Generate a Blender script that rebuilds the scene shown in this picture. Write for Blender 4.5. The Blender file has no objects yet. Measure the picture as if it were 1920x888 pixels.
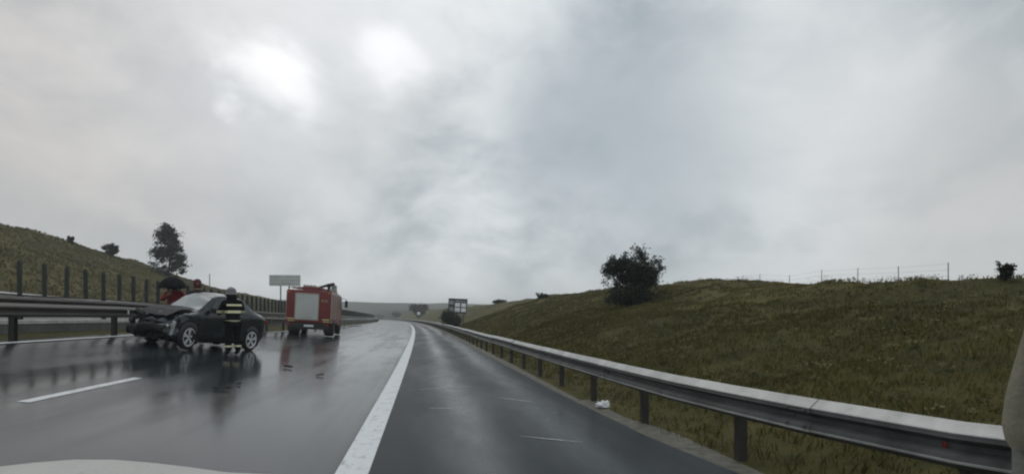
import bpy, bmesh, math, random
import numpy as np
from mathutils import Vector, Matrix, Euler, noise as mnoise

random.seed(7)
rng = np.random.default_rng(7)
scene = bpy.context.scene
COL = scene.collection
PI = math.pi

# ------------------------------------------------------------------ frame of the place
F = 1000.0 / 1920.0           # focal length in picture widths
H_CAM = 1.45
R = 2400.0                    # radius of the long left-hand bend
_l = math.hypot(1, .16)
T_ = (-.16 / _l, 1 / _l)      # road direction at the camera
N_ = (1 / _l, .16 / _l)       # to the right of the road


def road_xy(u, s):
    lx = -R + (R + u) * math.cos(s / R)
    ly = (R + u) * math.sin(s / R)
    return lx * N_[0] + ly * T_[0], lx * N_[1] + ly * T_[1]


def road_us(x, y):
    lx = x * N_[0] + y * N_[1]
    ly = x * T_[0] + y * T_[1]
    return math.hypot(lx + R, ly) - R, math.atan2(ly, lx + R) * R


def road_dir(s):
    a = s / R
    c, d = math.cos(a), math.sin(a)
    return (T_[0] * c - N_[0] * d, T_[1] * c - N_[1] * d)


def lerp(x, xs, ys):
    return float(np.interp(x, xs, ys))


P_U = [-9.4, -8.8, -8.4, -6.6, -5.0, -3.0, -0.7, 3.2]
P_Z = [.97, .95, .92, .58, .41, .20, 0, 0]


def bank(s):
    return lerp(s, [18, 33, 60, 120, 300, 600], [1, .66, .5, .35, .15, 0])


def med(s):
    return lerp(s, [20, 40, 110, 300, 700], [1.05, .85, .6, .4, .2])


def opp_slope(s):
    return .105 * lerp(s, [25, 100, 300, 600], [1, .5, .1, 0])


def rail_u(s):
    return lerp(s, [-4, 1.2, 2.8, 3.77, 4.83, 6.2, 9.97, 23.2, 60, 700],
                [4.9, 3.9, 3.55, 3.29, 3.12, 2.95, 2.8, 2.6, 2.6, 2.6])


def nz(x, y, sc, seed=0.0):
    return mnoise.noise(Vector((x / sc, y / sc, seed)))


def crest_r(s):
    return lerp(s, [-10, 8, 12, 20, 32, 45, 60, 116, 300, 600],
                [2.0, 2.1, 2.35, 2.85, 3.5, 3.75, 3.75, 4.0, 5.5, 9])


def crest_l(s):
    return lerp(s, [-20, 40, 63, 85, 113, 141, 184, 260, 500],
                [11.5, 11.2, 10.7, 10.2, 7.9, 7.4, 7.6, 7.0, 9])


def zfun(u, s):
    """height of the land at road coordinates"""
    if u >= -9.4:
        z = lerp(u, P_U, P_Z) * bank(s)
        if u > 3.6:
            k = min(1, (u - 3.6) / 10.4)
            c = crest_r(s)
            z = c * (k ** .85) + (0 if u < 14 else min(.8, (u - 14) * .004))
            b = min(1, (u - 3.6) / 2)
            z += b * (.26 * nz(u, s, 3.1, 2) + .16 * nz(u, s, 1.3, 5) + .08 * nz(u, s, .6, 9))
            if u > 14:
                z += .25 * nz(u, s, 9, 3)
    else:
        a = lerp(-9.4, P_U, P_Z) * bank(s)
        m = med(s)
        if u > -10.2:
            z = a + (m - a) * (-9.4 - u) / .8
        elif u > -10.9:
            z = m
        else:
            z = m + opp_slope(s) * min(12.5, (-10.9 - u))
            if u < -23.4:
                k = min(1, (-23.4 - u) / 18)
                c = crest_l(s)
                z = z + (c - z) * (k ** 1.0)
                if u < -42:
                    z *= max(.4, 1 - (-42 - u) * .002)
                z += min(1, (-23.4 - u) / 5) * (.7 * nz(u, s, 9, 1) + .35 * nz(u, s, 3.5, 4))
    if s > 470:                       # the hills the road bends away from
        k = min(1, (s - 470) / 260.)
        k = k * k * (3 - 2 * k)
        z = z * (1 - k) + k * (21 + 4 * nz(u, s, 130, 6) + 2 * nz(u, s, 40, 8))
    return z


def ground_z(x, y):
    return zfun(*road_us(x, y))


def ray(x, d):
    """where the ray through picture column x meets distance d"""
    return (x - 960) * d / 1000.0, d


def spot(x, d, dz=0.0):
    X, Y = ray(x, d)
    return Vector((X, Y, ground_z(X, Y) + dz))


# ------------------------------------------------------------------ materials
def newmat(name):
    m = bpy.data.materials.new(name)
    m.use_nodes = True
    nt = m.node_tree
    b = nt.nodes['Principled BSDF']
    return m, nt, b


def mat(name, col, rough=.6, metal=0.0, var=.25, scale=6.0, bump=0.0, coat=0.0, rvar=.1, bscale=None, spec=.5):
    m, nt, b = newmat(name)
    tc = nt.nodes.new('ShaderNodeTexCoord')
    n = nt.nodes.new('ShaderNodeTexNoise')
    n.inputs['Scale'].default_value = scale
    n.inputs['Detail'].default_value = 6
    n.inputs['Roughness'].default_value = .65
    nt.links.new(tc.outputs['Object'], n.inputs['Vector'])
    r = nt.nodes.new('ShaderNodeValToRGB')
    r.color_ramp.elements[0].position = .3
    r.color_ramp.elements[1].position = .7
    r.color_ramp.elements[0].color = [c * (1 - var) for c in col] + [1]
    r.color_ramp.elements[1].color = [min(1, c * (1 + var)) for c in col] + [1]
    nt.links.new(n.outputs['Fac'], r.inputs['Fac'])
    nt.links.new(r.outputs['Color'], b.inputs['Base Color'])
    b.inputs['Metallic'].default_value = metal
    b.inputs['Specular IOR Level'].default_value = spec
    mr = nt.nodes.new('ShaderNodeMapRange')
    mr.inputs['To Min'].default_value = max(0, rough - rvar)
    mr.inputs['To Max'].default_value = min(1, rough + rvar)
    nt.links.new(n.outputs['Fac'], mr.inputs['Value'])
    nt.links.new(mr.outputs['Result'], b.inputs['Roughness'])
    if coat:
        b.inputs['Coat Weight'].default_value = coat
        b.inputs['Coat Roughness'].default_value = .06
    if bump:
        n2 = nt.nodes.new('ShaderNodeTexNoise')
        n2.inputs['Scale'].default_value = bscale or scale * 6
        n2.inputs['Detail'].default_value = 5
        nt.links.new(tc.outputs['Object'], n2.inputs['Vector'])
        bp = nt.nodes.new('ShaderNodeBump')
        bp.inputs['Strength'].default_value = bump
        bp.inputs['Distance'].default_value = .02
        nt.links.new(n2.outputs['Fac'], bp.inputs['Height'])
        nt.links.new(bp.outputs['Normal'], b.inputs['Normal'])
    return m


def math_node(nt, op, a, b=None, c=None, clamp=False):
    n = nt.nodes.new('ShaderNodeMath')
    n.operation = op
    n.use_clamp = clamp
    for i, v in enumerate((a, b, c)):
        if v is None:
            continue
        if isinstance(v, (int, float)):
            n.inputs[i].default_value = v
        else:
            nt.links.new(v, n.inputs[i])
    return n.outputs[0]


def smooth(nt, v, a, b):
    n = nt.nodes.new('ShaderNodeMapRange')
    n.interpolation_type = 'SMOOTHSTEP'
    n.inputs['From Min'].default_value = a
    n.inputs['From Max'].default_value = b
    nt.links.new(v, n.inputs['Value'])
    return n.outputs['Result']


def mixc(nt, f, a, b):
    n = nt.nodes.new('ShaderNodeMix')
    n.data_type = 'RGBA'
    n.clamp_factor = True
    for sock, v in ((n.inputs[0], f), (n.inputs[6], a), (n.inputs[7], b)):
        if isinstance(v, (int, float)):
            sock.default_value = v
        elif isinstance(v, (tuple, list)):
            sock.default_value = list(v)[:3] + [1]
        else:
            nt.links.new(v, sock)
    return n.outputs[2]


def noise_node(nt, vec, scale, detail=5, rough=.6):
    n = nt.nodes.new('ShaderNodeTexNoise')
    n.inputs['Scale'].default_value = scale
    n.inputs['Detail'].default_value = detail
    n.inputs['Roughness'].default_value = rough
    nt.links.new(vec, n.inputs['Vector'])
    return n.outputs['Fac']


def mapping(nt, vec, scale, loc=(0, 0, 0)):
    n = nt.nodes.new('ShaderNodeMapping')
    n.inputs['Scale'].default_value = scale
    n.inputs['Location'].default_value = loc
    nt.links.new(vec, n.inputs['Vector'])
    return n.outputs['Vector']


def asphalt(name, wet_all=False):
    m, nt, b = newmat(name)
    uv = nt.nodes.new('ShaderNodeUVMap').outputs['UV']
    sep = nt.nodes.new('ShaderNodeSeparateXYZ')
    nt.links.new(uv, sep.inputs[0])
    u, s = sep.outputs[0], sep.outputs[1]
    agg = noise_node(nt, mapping(nt, uv, (1, 1, 1)), 95, 4, .75)
    patch = noise_node(nt, mapping(nt, uv, (1, .22, 1)), .55, 5, .6)
    streak = noise_node(nt, mapping(nt, uv, (1, .02, 1)), 1.3, 4, .55)
    fine = noise_node(nt, mapping(nt, uv, (1, .35, 1)), 3.0, 5, .6)
    col = mixc(nt, agg, (.013, .018, .021), (.034, .042, .046))
    col = mixc(nt, smooth(nt, patch, .42, .68), col, (.022, .027, .029))
    nt.links.new(col, b.inputs['Base Color'])
    if wet_all:
        wet = math_node(nt, 'ADD', .55, math_node(nt, 'MULTIPLY', streak, .4))
    else:
        lane = smooth(nt, u, -.55, -1.0)         # the running lanes carry standing water, the shoulder only a film
        lane.node.inputs['To Min'].default_value = 0
        # polished wheel tracks on the shoulder
        t1 = math_node(nt, 'POWER', 2.718, math_node(nt, 'MULTIPLY', -9.0, math_node(nt, 'POWER', math_node(nt, 'ADD', u, -.55), 2)))
        t2 = math_node(nt, 'POWER', 2.718, math_node(nt, 'MULTIPLY', -7.0, math_node(nt, 'POWER', math_node(nt, 'ADD', u, -1.85), 2)))
        tr = math_node(nt, 'MULTIPLY', math_node(nt, 'ADD', t1, t2), math_node(nt, 'ADD', .25, math_node(nt, 'MULTIPLY', fine, .5)))
        wet = math_node(nt, 'MAXIMUM', math_node(nt, 'MULTIPLY', lane, math_node(nt, 'ADD', .45, math_node(nt, 'MULTIPLY', streak, .9))),
                        math_node(nt, 'ADD', .05, math_node(nt, 'MULTIPLY', tr, 1.1)))
    wet = math_node(nt, 'ADD', wet, math_node(nt, 'MULTIPLY', math_node(nt, 'SUBTRACT', patch, .5), 1.5), clamp=True)
    rr = nt.nodes.new('ShaderNodeMapRange')
    rr.inputs['From Min'].default_value = 0
    rr.inputs['From Max'].default_value = 1
    rr.inputs['To Min'].default_value = .52
    rr.inputs['To Max'].default_value = .115
    nt.links.new(wet, rr.inputs['Value'])
    nt.links.new(rr.outputs['Result'], b.inputs['Roughness'])
    sp = nt.nodes.new('ShaderNodeMapRange')
    sp.inputs['To Min'].default_value = .14
    sp.inputs['To Max'].default_value = .34
    nt.links.new(wet, sp.inputs['Value'])
    nt.links.new(sp.outputs['Result'], b.inputs['Specular IOR Level'])
    bp = nt.nodes.new('ShaderNodeBump')
    bp.inputs['Distance'].default_value = .006
    st = math_node(nt, 'SUBTRACT', .5, math_node(nt, 'MULTIPLY', wet, .42))
    nt.links.new(st, bp.inputs['Strength'])
    hh = math_node(nt, 'ADD', math_node(nt, 'MULTIPLY', agg, .5), math_node(nt, 'MULTIPLY', fine, .9))
    nt.links.new(hh, bp.inputs['Height'])
    nt.links.new(bp.outputs['Normal'], b.inputs['Normal'])
    return m


def paint_line(name):
    m, nt, b = newmat(name)
    uv = nt.nodes.new('ShaderNodeUVMap').outputs['UV']
    w = noise_node(nt, mapping(nt, uv, (1, .5, 1)), 9, 6, .7)
    w2 = noise_node(nt, mapping(nt, uv, (1, 1, 1)), 60, 3, .7)
    f = math_node(nt, 'ADD', math_node(nt, 'MULTIPLY', w, .7), math_node(nt, 'MULTIPLY', w2, .3))
    col = mixc(nt, smooth(nt, f, .34, .5), (.22, .23, .23), (.60, .62, .63))
    nt.links.new(col, b.inputs['Base Color'])
    b.inputs['Roughness'].default_value = .35
    return m


def land(name):
    m, nt, b = newmat(name)
    tc = nt.nodes.new('ShaderNodeTexCoord').outputs['Object']
    big = noise_node(nt, tc, .16, 5, .6)
    mid = noise_node(nt, tc, .9, 6, .65)
    fin = noise_node(nt, tc, 14, 5, .7)
    c = mixc(nt, smooth(nt, big, .35, .65), (.056, .053, .016), (.112, .096, .034))
    c = mixc(nt, smooth(nt, mid, .45, .70), c, (.040, .042, .013))
    c = mixc(nt, math_node(nt, 'MULTIPLY', smooth(nt, fin, .5, .75), .45), c, (.095, .085, .040))
    dirt = smooth(nt, noise_node(nt, tc, .35, 4, .6), .60, .72)
    c = mixc(nt, math_node(nt, 'MULTIPLY', dirt, .4), c, (.075, .052, .030))
    sp_ = nt.nodes.new('ShaderNodeSeparateXYZ')
    nt.links.new(tc, sp_.inputs[0])
    wood_ = smooth(nt, math_node(nt, 'ADD', sp_.outputs[1], math_node(nt, 'MULTIPLY', noise_node(nt, tc, .02, 4, .6), 160)), 330, 470)
    c = mixc(nt, wood_, c, mixc(nt, smooth(nt, noise_node(nt, tc, .05, 5, .6), .45, .58), (.020, .026, .017), (.050, .052, .028)))
    nt.links.new(c, b.inputs['Base Color'])
    b.inputs['Roughness'].default_value = .9
    b.inputs['Specular IOR Level'].default_value = .15
    bp = nt.nodes.new('ShaderNodeBump')
    bp.inputs['Strength'].default_value = .8
    bp.inputs['Distance'].default_value = .08
    nt.links.new(math_node(nt, 'ADD', fin, mid), bp.inputs['Height'])
    nt.links.new(bp.outputs['Normal'], b.inputs['Normal'])
    return m


def foliage(name, dark, light, rough=.6):
    """leaf colour that varies from leaf to leaf by a value stored on each leaf"""
    m, nt, b = newmat(name)
    a = nt.nodes.new('ShaderNodeAttribute')
    a.attribute_name = 'tint'
    c = mixc(nt, a.outputs['Fac'], dark, light)
    nt.links.new(c, b.inputs['Base Color'])
    b.inputs['Roughness'].default_value = rough
    b.inputs['Specular IOR Level'].default_value = .08
    return m


M = {}
M['asphalt'] = asphalt('wet_asphalt')
M['asphalt2'] = asphalt('wet_asphalt_far', True)
M['line'] = paint_line('road_paint')
M['land'] = land('rough_grass_land')
M['gravel'] = mat('verge_gravel', (.105, .100, .074), .65, 0, .7, 7, 1.0, bscale=60)
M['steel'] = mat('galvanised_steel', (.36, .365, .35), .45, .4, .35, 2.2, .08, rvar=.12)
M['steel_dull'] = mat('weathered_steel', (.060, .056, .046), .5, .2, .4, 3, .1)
M['steel_shaded'] = mat('side_shade_steel', (.115, .118, .115), .5, .3, .45, 2.2, .1)  # darker steel: shade on the rail's road-facing side put into the colour
M['post'] = mat('post_steel', (.034, .031, .026), .6, .1, .4, 5, .1)
M['slat'] = mat('screen_slat_plastic', (.020, .029, .026), .6, 0, .3, 4)
M['concrete'] = mat('pale_concrete', (.50, .49, .46), .7, 0, .25, 3, .3)
M['conc_dark'] = mat('stained_concrete', (.12, .12, .11), .7, 0, .35, 3, .3)
M['grass'] = foliage('grass_blades', (.048, .046, .012), (.160, .138, .050), .9)
M['grass2'] = foliage('hill_grass_blades', (.070, .064, .028), (.190, .160, .080), .9)
M['weed'] = foliage('weed_leaves', (.024, .030, .010), (.190, .165, .080), .9)
M['leaf'] = foliage('dark_leaves', (.014, .020, .014), (.050, .062, .040))
M['leaf2'] = foliage('grey_green_leaves', (.022, .030, .024), (.070, .080, .058))
M['bark'] = mat('bark', (.050, .042, .034), .9, 0, .4, 8, .6)
M['carpaint'] = mat('dark_car_paint', (.012, .019, .022), .26, 0, .25, 3, coat=.55, spec=.4)
M['glass'] = mat('tinted_glass', (.040, .048, .050), .05, 0, .1, 2, rvar=.02, spec=.8)
M['glass_sheen'] = mat('windscreen_painted_sheen', (.22, .24, .24), .15, 0, .3, 3, rvar=.1, spec=.9)  # base colour lifted to paint in the pale reflection on the windscreen
M['rubber'] = mat('tyre_rubber', (.014, .014, .014), .75, 0, .3, 10, .2)
M['alloy'] = mat('alloy_wheel', (.86, .87, .88), .30, .35, .1, 6)
M['black'] = mat('black_plastic', (.012, .013, .013), .5, 0, .3, 8)
M['wreck'] = mat('torn_dark_metal', (.013, .015, .016), .6, 0, .6, 9, .5, spec=.25)
M['lamp'] = mat('lamp_lens', (.55, .57, .58), .15, .2, .2, 20)
M['redlamp'] = mat('red_lens', (.28, .012, .010), .2, 0, .2, 10)
M['orangelamp'] = mat('amber_lens', (.55, .16, .02), .2, 0, .2, 10)
M['fire_red'] = mat('fire_engine_red', (.165, .012, .010), .40, 0, .25, 1.6, coat=.15)
M['alu'] = mat('shutter_aluminium', (.58, .59, .57), .42, .35, .12, 1.2)
M['cream'] = mat('cream_trim', (.46, .45, .36), .5, 0, .2, 3)
M['reflect'] = mat('yellow_reflective_tape', (.55, .50, .24), .45, 0, .25, 14)
M['white'] = mat('white_paint', (.72, .73, .73), .45, 0, .1, 5)
M['sign_dark'] = mat('dark_sign_frame', (.030, .036, .036), .5, .1, .3, 5)
M['sign_pale'] = mat('pale_sign_panel', (.88, .89, .89), .4, 0, .12, 6)
M['sign_grey'] = mat('grey_sign_back', (.30, .31, .30), .5, .4, .3, 1.2)
M['fabric'] = mat('firefighter_navy_fabric', (.007, .007, .009), .9, 0, .35, 20, .4, spec=.15)
M['fabric_red'] = mat('red_jacket_fabric', (.22, .016, .018), .75, 0, .3, 14, .4)
M['fabric_dark'] = mat('dark_coat_fabric', (.014, .015, .018), .85, 0, .35, 20, .4)
M['stripe'] = mat('reflective_stripe', (.78, .73, .46), .4, .1, .15, 20)
M['helmet'] = mat('grey_helmet', (.13, .135, .135), .2, .2, .3, 12)
M['skin'] = mat('skin', (.36, .20, .14), .55, 0, .12, 20)
M['hood_red'] = mat('maroon_knit', (.10, .028, .026), .9, 0, .3, 25, .4)
M['leather'] = mat('boot_leather', (.012, .012, .012), .45, 0, .3, 15)
M['umbrella'] = mat('black_umbrella_cloth', (.010, .011, .012), .85, 0, .3, 9, spec=.1)
M['bonnet'] = mat('white_car_bonnet', (.42, .42, .39), .42, 0, .08, 2, .25, spec=.3, bscale=70)
M['beige'] = mat('beige_trim', (.31, .285, .215), .7, 0, .1, 30, .2)
M['grey_trim'] = mat('grey_trim', (.17, .17, .15), .7, 0, .1, 30, .2)
M['bag'] = mat('white_plastic_bag', (.72, .73, .73), .4, 0, .1, 20)
M['redpaint'] = mat('red_reflector', (.20, .02, .02), .3, 0, .2, 20)


# ------------------------------------------------------------------ mesh helpers
class MB:
    def __init__(self):
        self.v, self.f, self.sm = [], [], []

    def add(self, verts, faces, smooth=False):
        o = len(self.v)
        self.v += [tuple(p) for p in verts]
        self.f += [tuple(i + o for i in f) for f in faces]
        self.sm += [smooth] * len(faces)
        return self

    def box(self, c, size, rot=None, bevel=0.0, seg=2):
        bm = bmesh.new()
        bmesh.ops.create_cube(bm, size=1)
        for v in bm.verts:
            v.co = Vector((v.co.x * size[0], v.co.y * size[1], v.co.z * size[2]))
        if bevel:
            bmesh.ops.bevel(bm, geom=list(bm.edges), offset=min(bevel, min(size) * .45), segments=seg, profile=.6, affect='EDGES')
        m = Matrix.Translation(Vector(c))
        if rot is not None:
            m = m @ (rot.to_matrix().to_4x4() if isinstance(rot, Euler) else rot)
        bm.verts.index_update()
        self.add([m @ v.co for v in bm.verts], [[v.index for v in f.verts] for f in bm.faces])
        bm.free()
        return self

    def tube(self, pts, rads, n=8, caps=True, smooth=True):
        pts = [Vector(p) for p in pts]
        if isinstance(rads, (int, float)):
            rads = [rads] * len(pts)
        vs, fs = [], []
        prev = None
        for i, p in enumerate(pts):
            d = (pts[min(i + 1, len(pts) - 1)] - pts[max(i - 1, 0)])
            d = d.normalized() if d.length > 1e-9 else Vector((0, 0, 1))
            a = prev if prev is not None else (Vector((1, 0, 0)) if abs(d.x) < .8 else Vector((0, 1, 0)))
            a = (a - d * a.dot(d)).normalized()
            prev = a
            b = d.cross(a)
            for k in range(n):
                t = 2 * PI * k / n
                vs.append(p + (a * math.cos(t) + b * math.sin(t)) * rads[i])
        for i in range(len(pts) - 1):
            for k in range(n):
                fs.append((i * n + k, i * n + (k + 1) % n, (i + 1) * n + (k + 1) % n, (i + 1) * n + k))
        self.add(vs, fs, smooth)
        if caps:
            self.add(vs[:n], [tuple(range(n - 1, -1, -1))])
            self.add(vs[-n:], [tuple(range(n))])
        return self

    def lathe(self, prof, n=24, m=None, smooth=True, close=False):
        """prof: (r, h) about the local z axis"""
        m = m or Matrix.Identity(4)
        vs, fs = [], []
        for r, h in prof:
            for k in range(n):
                t = 2 * PI * k / n
                vs.append(m @ Vector((r * math.cos(t), r * math.sin(t), h)))
        L = len(prof)
        for i in range(L if close else L - 1):
            j = (i + 1) % L
            for k in range(n):
                fs.append((i * n + k, i * n + (k + 1) % n, j * n + (k + 1) % n, j * n + k))
        return self.add(vs, fs, smooth)

    def grid(self, rows, smooth=True, closed=False):
        nv = len(rows[0])
        vs = [p for r in rows for p in r]
        fs = []
        for i in range(len(rows) - 1):
            for j in range(nv if closed else nv - 1):
                k = (j + 1) % nv
                fs.append((i * nv + j, i * nv + k, (i + 1) * nv + k, (i + 1) * nv + j))
        return self.add(vs, fs, smooth)

    def prism(self, pts, axis_vec, smooth=False):
        """polygon pts extruded along axis_vec"""
        a = Vector(axis_vec)
        p = [Vector(q) for q in pts]
        n = len(p)
        fs = [tuple(range(n)), tuple(range(2 * n - 1, n - 1, -1))]
        for i in range(n):
            j = (i + 1) % n
            fs.append((i, i + n, j + n, j))
        return self.add(p + [q + a for q in p], fs, smooth)

    def mesh(self, name):
        me = bpy.data.meshes.new(name)
        me.from_pydata(self.v, [], self.f)
        me.polygons.foreach_set('use_smooth', self.sm)
        me.update()
        bm = bmesh.new()
        bm.from_mesh(me)
        bmesh.ops.recalc_face_normals(bm, faces=bm.faces)
        bm.to_mesh(me)
        bm.free()
        return me

    def build(self, name, material, parent=None, **kw):
        return put(name, self.mesh(name), material, parent, **kw)


def put(name, me, material, parent=None, loc=None, rot=None):
    o = bpy.data.objects.new(name, me)
    COL.objects.link(o)
    if material is not None:
        me.materials.append(M[material] if isinstance(material, str) else material)
    o.parent = parent
    if loc is not None:
        o.location = loc
    if rot is not None:
        o.rotation_euler = rot
    return o


def tag(o, label=None, cat=None, group=None, kind=None):
    if label: o['label'] = label
    if cat: o['category'] = cat
    if group: o['group'] = group
    if kind: o['kind'] = kind
    return o


def thing(name, label, cat, loc=(0, 0, 0), rotz=0.0, group=None, rot=None):
    o = bpy.data.objects.new(name, None)
    o.empty_display_size = .2
    COL.objects.link(o)
    o.location = loc
    o.rotation_euler = rot if rot is not None else (0, 0, rotz)
    return tag(o, label, cat, group)


def copy_tree(o, parent=None):
    c = o.copy()
    COL.objects.link(c)
    c.parent = parent
    for ch in [x for x in COL.objects if x.parent == o]:
        copy_tree(ch, c)
    return c


def set_attr(me, vals, name='tint'):
    a = me.attributes.new(name, 'FLOAT', 'FACE')
    a.data.foreach_set('value', np.asarray(vals, dtype=np.float32))


# ------------------------------------------------------------------ the land, roads and markings
def s_steps():
    out, s = [], -14.0
    while s < 1500:
        out.append(s)
        s += .55 if s < 45 else (1.0 if s < 90 else (3.0 if s < 220 else (9.0 if s < 800 else 60)))
    return out


def road_half(s):
    return rail_u(s) - .28          # right edge of the asphalt


us = list(np.arange(-1400, -200, 150.)) + list(np.arange(-200, -60, 12.)) + list(np.arange(-60, -23.4, 1.3)) + \
     [-23.4, -22.9, -19, -15, -11.4, -10.95, -10.6, -10.2, -9.8, -9.4, -9.0, -8.4, -7, -5, -3, -1, 1, 2, 2.4] + \
     list(np.arange(2.7, 17, .42)) + list(np.arange(17.2, 44, 1.8)) + list(np.arange(46, 160, 12.)) + list(np.arange(170, 1500, 140.))
ss = s_steps()
rows = []
for s in ss:
    row = []
    for u in us:
        uu = u
        x, y = road_xy(uu, s)
        z = zfun(uu, s)
        if uu < (rail_u(s) - .15 if s < 190 else rail_u(s) - .5) and uu > -9.3 and s < 620:
            z -= .14
        if -22.95 < uu < -10.96 and s < 620:
            z -= .14
        row.append((x, y, z))
    rows.append(row)
g = MB().grid(rows).build('ground', 'land')
tag(g, kind='structure')


def strip(name, u0, u1, s0, s1, nu, dz, material, ds=None, kind='structure'):
    st = [s for s in s_steps() if s0 < s < s1]
    if ds:
        st = list(np.arange(s0, s1, ds))
    st = [s0] + [s for s in st if s > s0 + .05 and s < s1 - .05] + [s1]
    vs, fs, uvs = [], [], []
    for s in st:
        a = u0(s) if callable(u0) else u0
        b = u1(s) if callable(u1) else u1
        for k in range(nu + 1):
            u = a + (b - a) * k / nu
            x, y = road_xy(u, s)
            vs.append((x, y, zfun(u, s) + dz))
            uvs.append((u, s))
    w = nu + 1
    for i in range(len(st) - 1):
        for k in range(nu):
            fs.append((i * w + k, i * w + k + 1, (i + 1) * w + k + 1, (i + 1) * w + k))
    me = bpy.data.meshes.new(name)
    me.from_pydata(vs, [], fs)
    uvl = me.uv_layers.new(name='UVMap')
    idx = np.empty(len(me.loops), dtype=np.int32)
    me.loops.foreach_get('vertex_index', idx)
    uvl.data.foreach_set('uv', np.asarray(uvs, dtype=np.float32)[idx].ravel())
    me.polygons.foreach_set('use_smooth', [True] * len(me.polygons))
    o = put(name, me, material)
    return tag(o, kind=kind)


strip('road', -9.15, road_half, -12, 560, 26, .0, 'asphalt')
strip('opposite_road', -22.9, -11.2, -12, 560, 8, .0, 'asphalt2')
strip('gravel_verge', lambda s: road_half(s) - .12, lambda s: road_half(s) + .36 + .26 * nz(s, 0, 1.7, 3), -6, 200, 5, -.003, 'gravel')
strip('edge_line', -.83, -.53, -6, 460, 1, .005, 'line')
strip('median_edge_line', -8.62, -8.42, -6, 300, 1, .005, 'line')
strip('lane_dash', -5.0, -4.86, 7.5, 10.2, 1, .005, 'line')
for a in (18.9, 54.9, 66.9, 78.9):
    if a > 40:
        strip('lane_dash', -5.10, -4.93, a, a + 4, 1, .005, 'line')


# ------------------------------------------------------------------ grass on the cutting
def grass_mesh(count, pick, hmin, hmax, wid):
    V, Fc, tint = [], [], []
    for i in range(count):
        u, s = pick()
        x, y = road_xy(u, s)
        z = zfun(u, s)
        patch = .5 + .5 * nz(x, y, 2.2, 11) + .35 * nz(x, y, .7, 17)
        h = random.uniform(hmin, hmax) * (.55 + .8 * max(0, patch))
        n = 3
        a0 = random.random() * 6.28
        t = min(1, max(0, .25 + .55 * (.5 + .8 * nz(x, y, 4.5, 21)) + random.uniform(-.28, .28)))
        for k in range(n):
            a = a0 + k * 2.1 + random.uniform(-.5, .5)
            lean = random.uniform(.15, .9) * h
            bx, by = x + random.uniform(-.06, .06), y + random.uniform(-.06, .06)
            dx, dy = math.cos(a), math.sin(a)
            o = len(V)
            w = wid * random.uniform(.7, 1.4) * min(1.6, .25 + math.hypot(x, y) / 22)
            V += [(bx - dy * w, by + dx * w, z - .03), (bx + dy * w, by - dx * w, z - .03),
                  (bx + dx * lean * .5 + dy * w * .7, by + dy * lean * .5 - dx * w * .7, z + h * .65),
                  (bx + dx * lean, by + dy * lean, z + h)]
            Fc += [(o, o + 1, o + 2), (o, o + 2, o + 3)]
            tint += [t, min(1, t + .12)]
    me = bpy.data.meshes.new('grass')
    me.from_pydata(V, [], Fc)
    set_attr(me, tint)
    return me


def pick_r():
    while True:
        s = random.uniform(1, 62) if random.random() < .75 else random.uniform(1, 28)
        u = random.triangular(2.7, 16.5, 5)
        x, y = road_xy(u, s)
        if nz(x, y, 3.3, 31) + .6 * nz(x, y, .9, 33) > .22 + random.uniform(0, .5):
            continue
        if u > rail_u(s) + .02 + .16 * nz(u, s, .5, 2):
            return u, s


o = put('grass', grass_mesh(64000, pick_r, .03, .105, .011), 'grass')
tag(o, kind='stuff')


def weeds(count):
    V, Fc, tint = [], [], []
    for i in range(count):
        while True:
            s = random.uniform(3, 48); u = random.uniform(4.2, 15.5)
            x, y = road_xy(u, s)
            if nz(x, y, 4.0, 41) > -.05 + random.uniform(-.3, .3):
                break
        z = zfun(u, s)
        h = random.uniform(.12, .5) * random.uniform(.5, 1)
        t0 = random.choice((.05, .1, .2, .85))
        for k in range(random.randint(10, 34)):
            a = random.random() * 6.28
            r_ = random.gauss(0, .32) * h * 1.6
            hh = h * random.uniform(.2, 1)
            q = Vector((x + r_ * math.cos(a), y + r_ * math.sin(a), z + hh * .6))
            w_ = random.uniform(.012, .035)
            n_ = Vector((random.gauss(0, 1), random.gauss(0, 1), random.gauss(0, 1))).normalized() * w_
            m_ = n_.orthogonal().normalized() * w_ * .5
            o_ = len(V)
            V += [tuple(q - n_), tuple(q + m_), tuple(q + n_), tuple(q - m_)]
            Fc.append((o_, o_ + 1, o_ + 2, o_ + 3))
            tint.append(min(1, max(0, t0 + random.uniform(-.15, .15))))
    me = bpy.data.meshes.new('weeds')
    me.from_pydata(V, [], Fc)
    set_attr(me, tint)
    return me


tag(put('weeds', weeds(1900), 'weed'), kind='stuff')


def pick_ridge():
    return random.uniform(-44, -24), random.uniform(30, 150)


o = put('hill_grass', grass_mesh(22000, pick_ridge, .08, .24, .03), 'grass2')
tag(o, kind='stuff')


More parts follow.
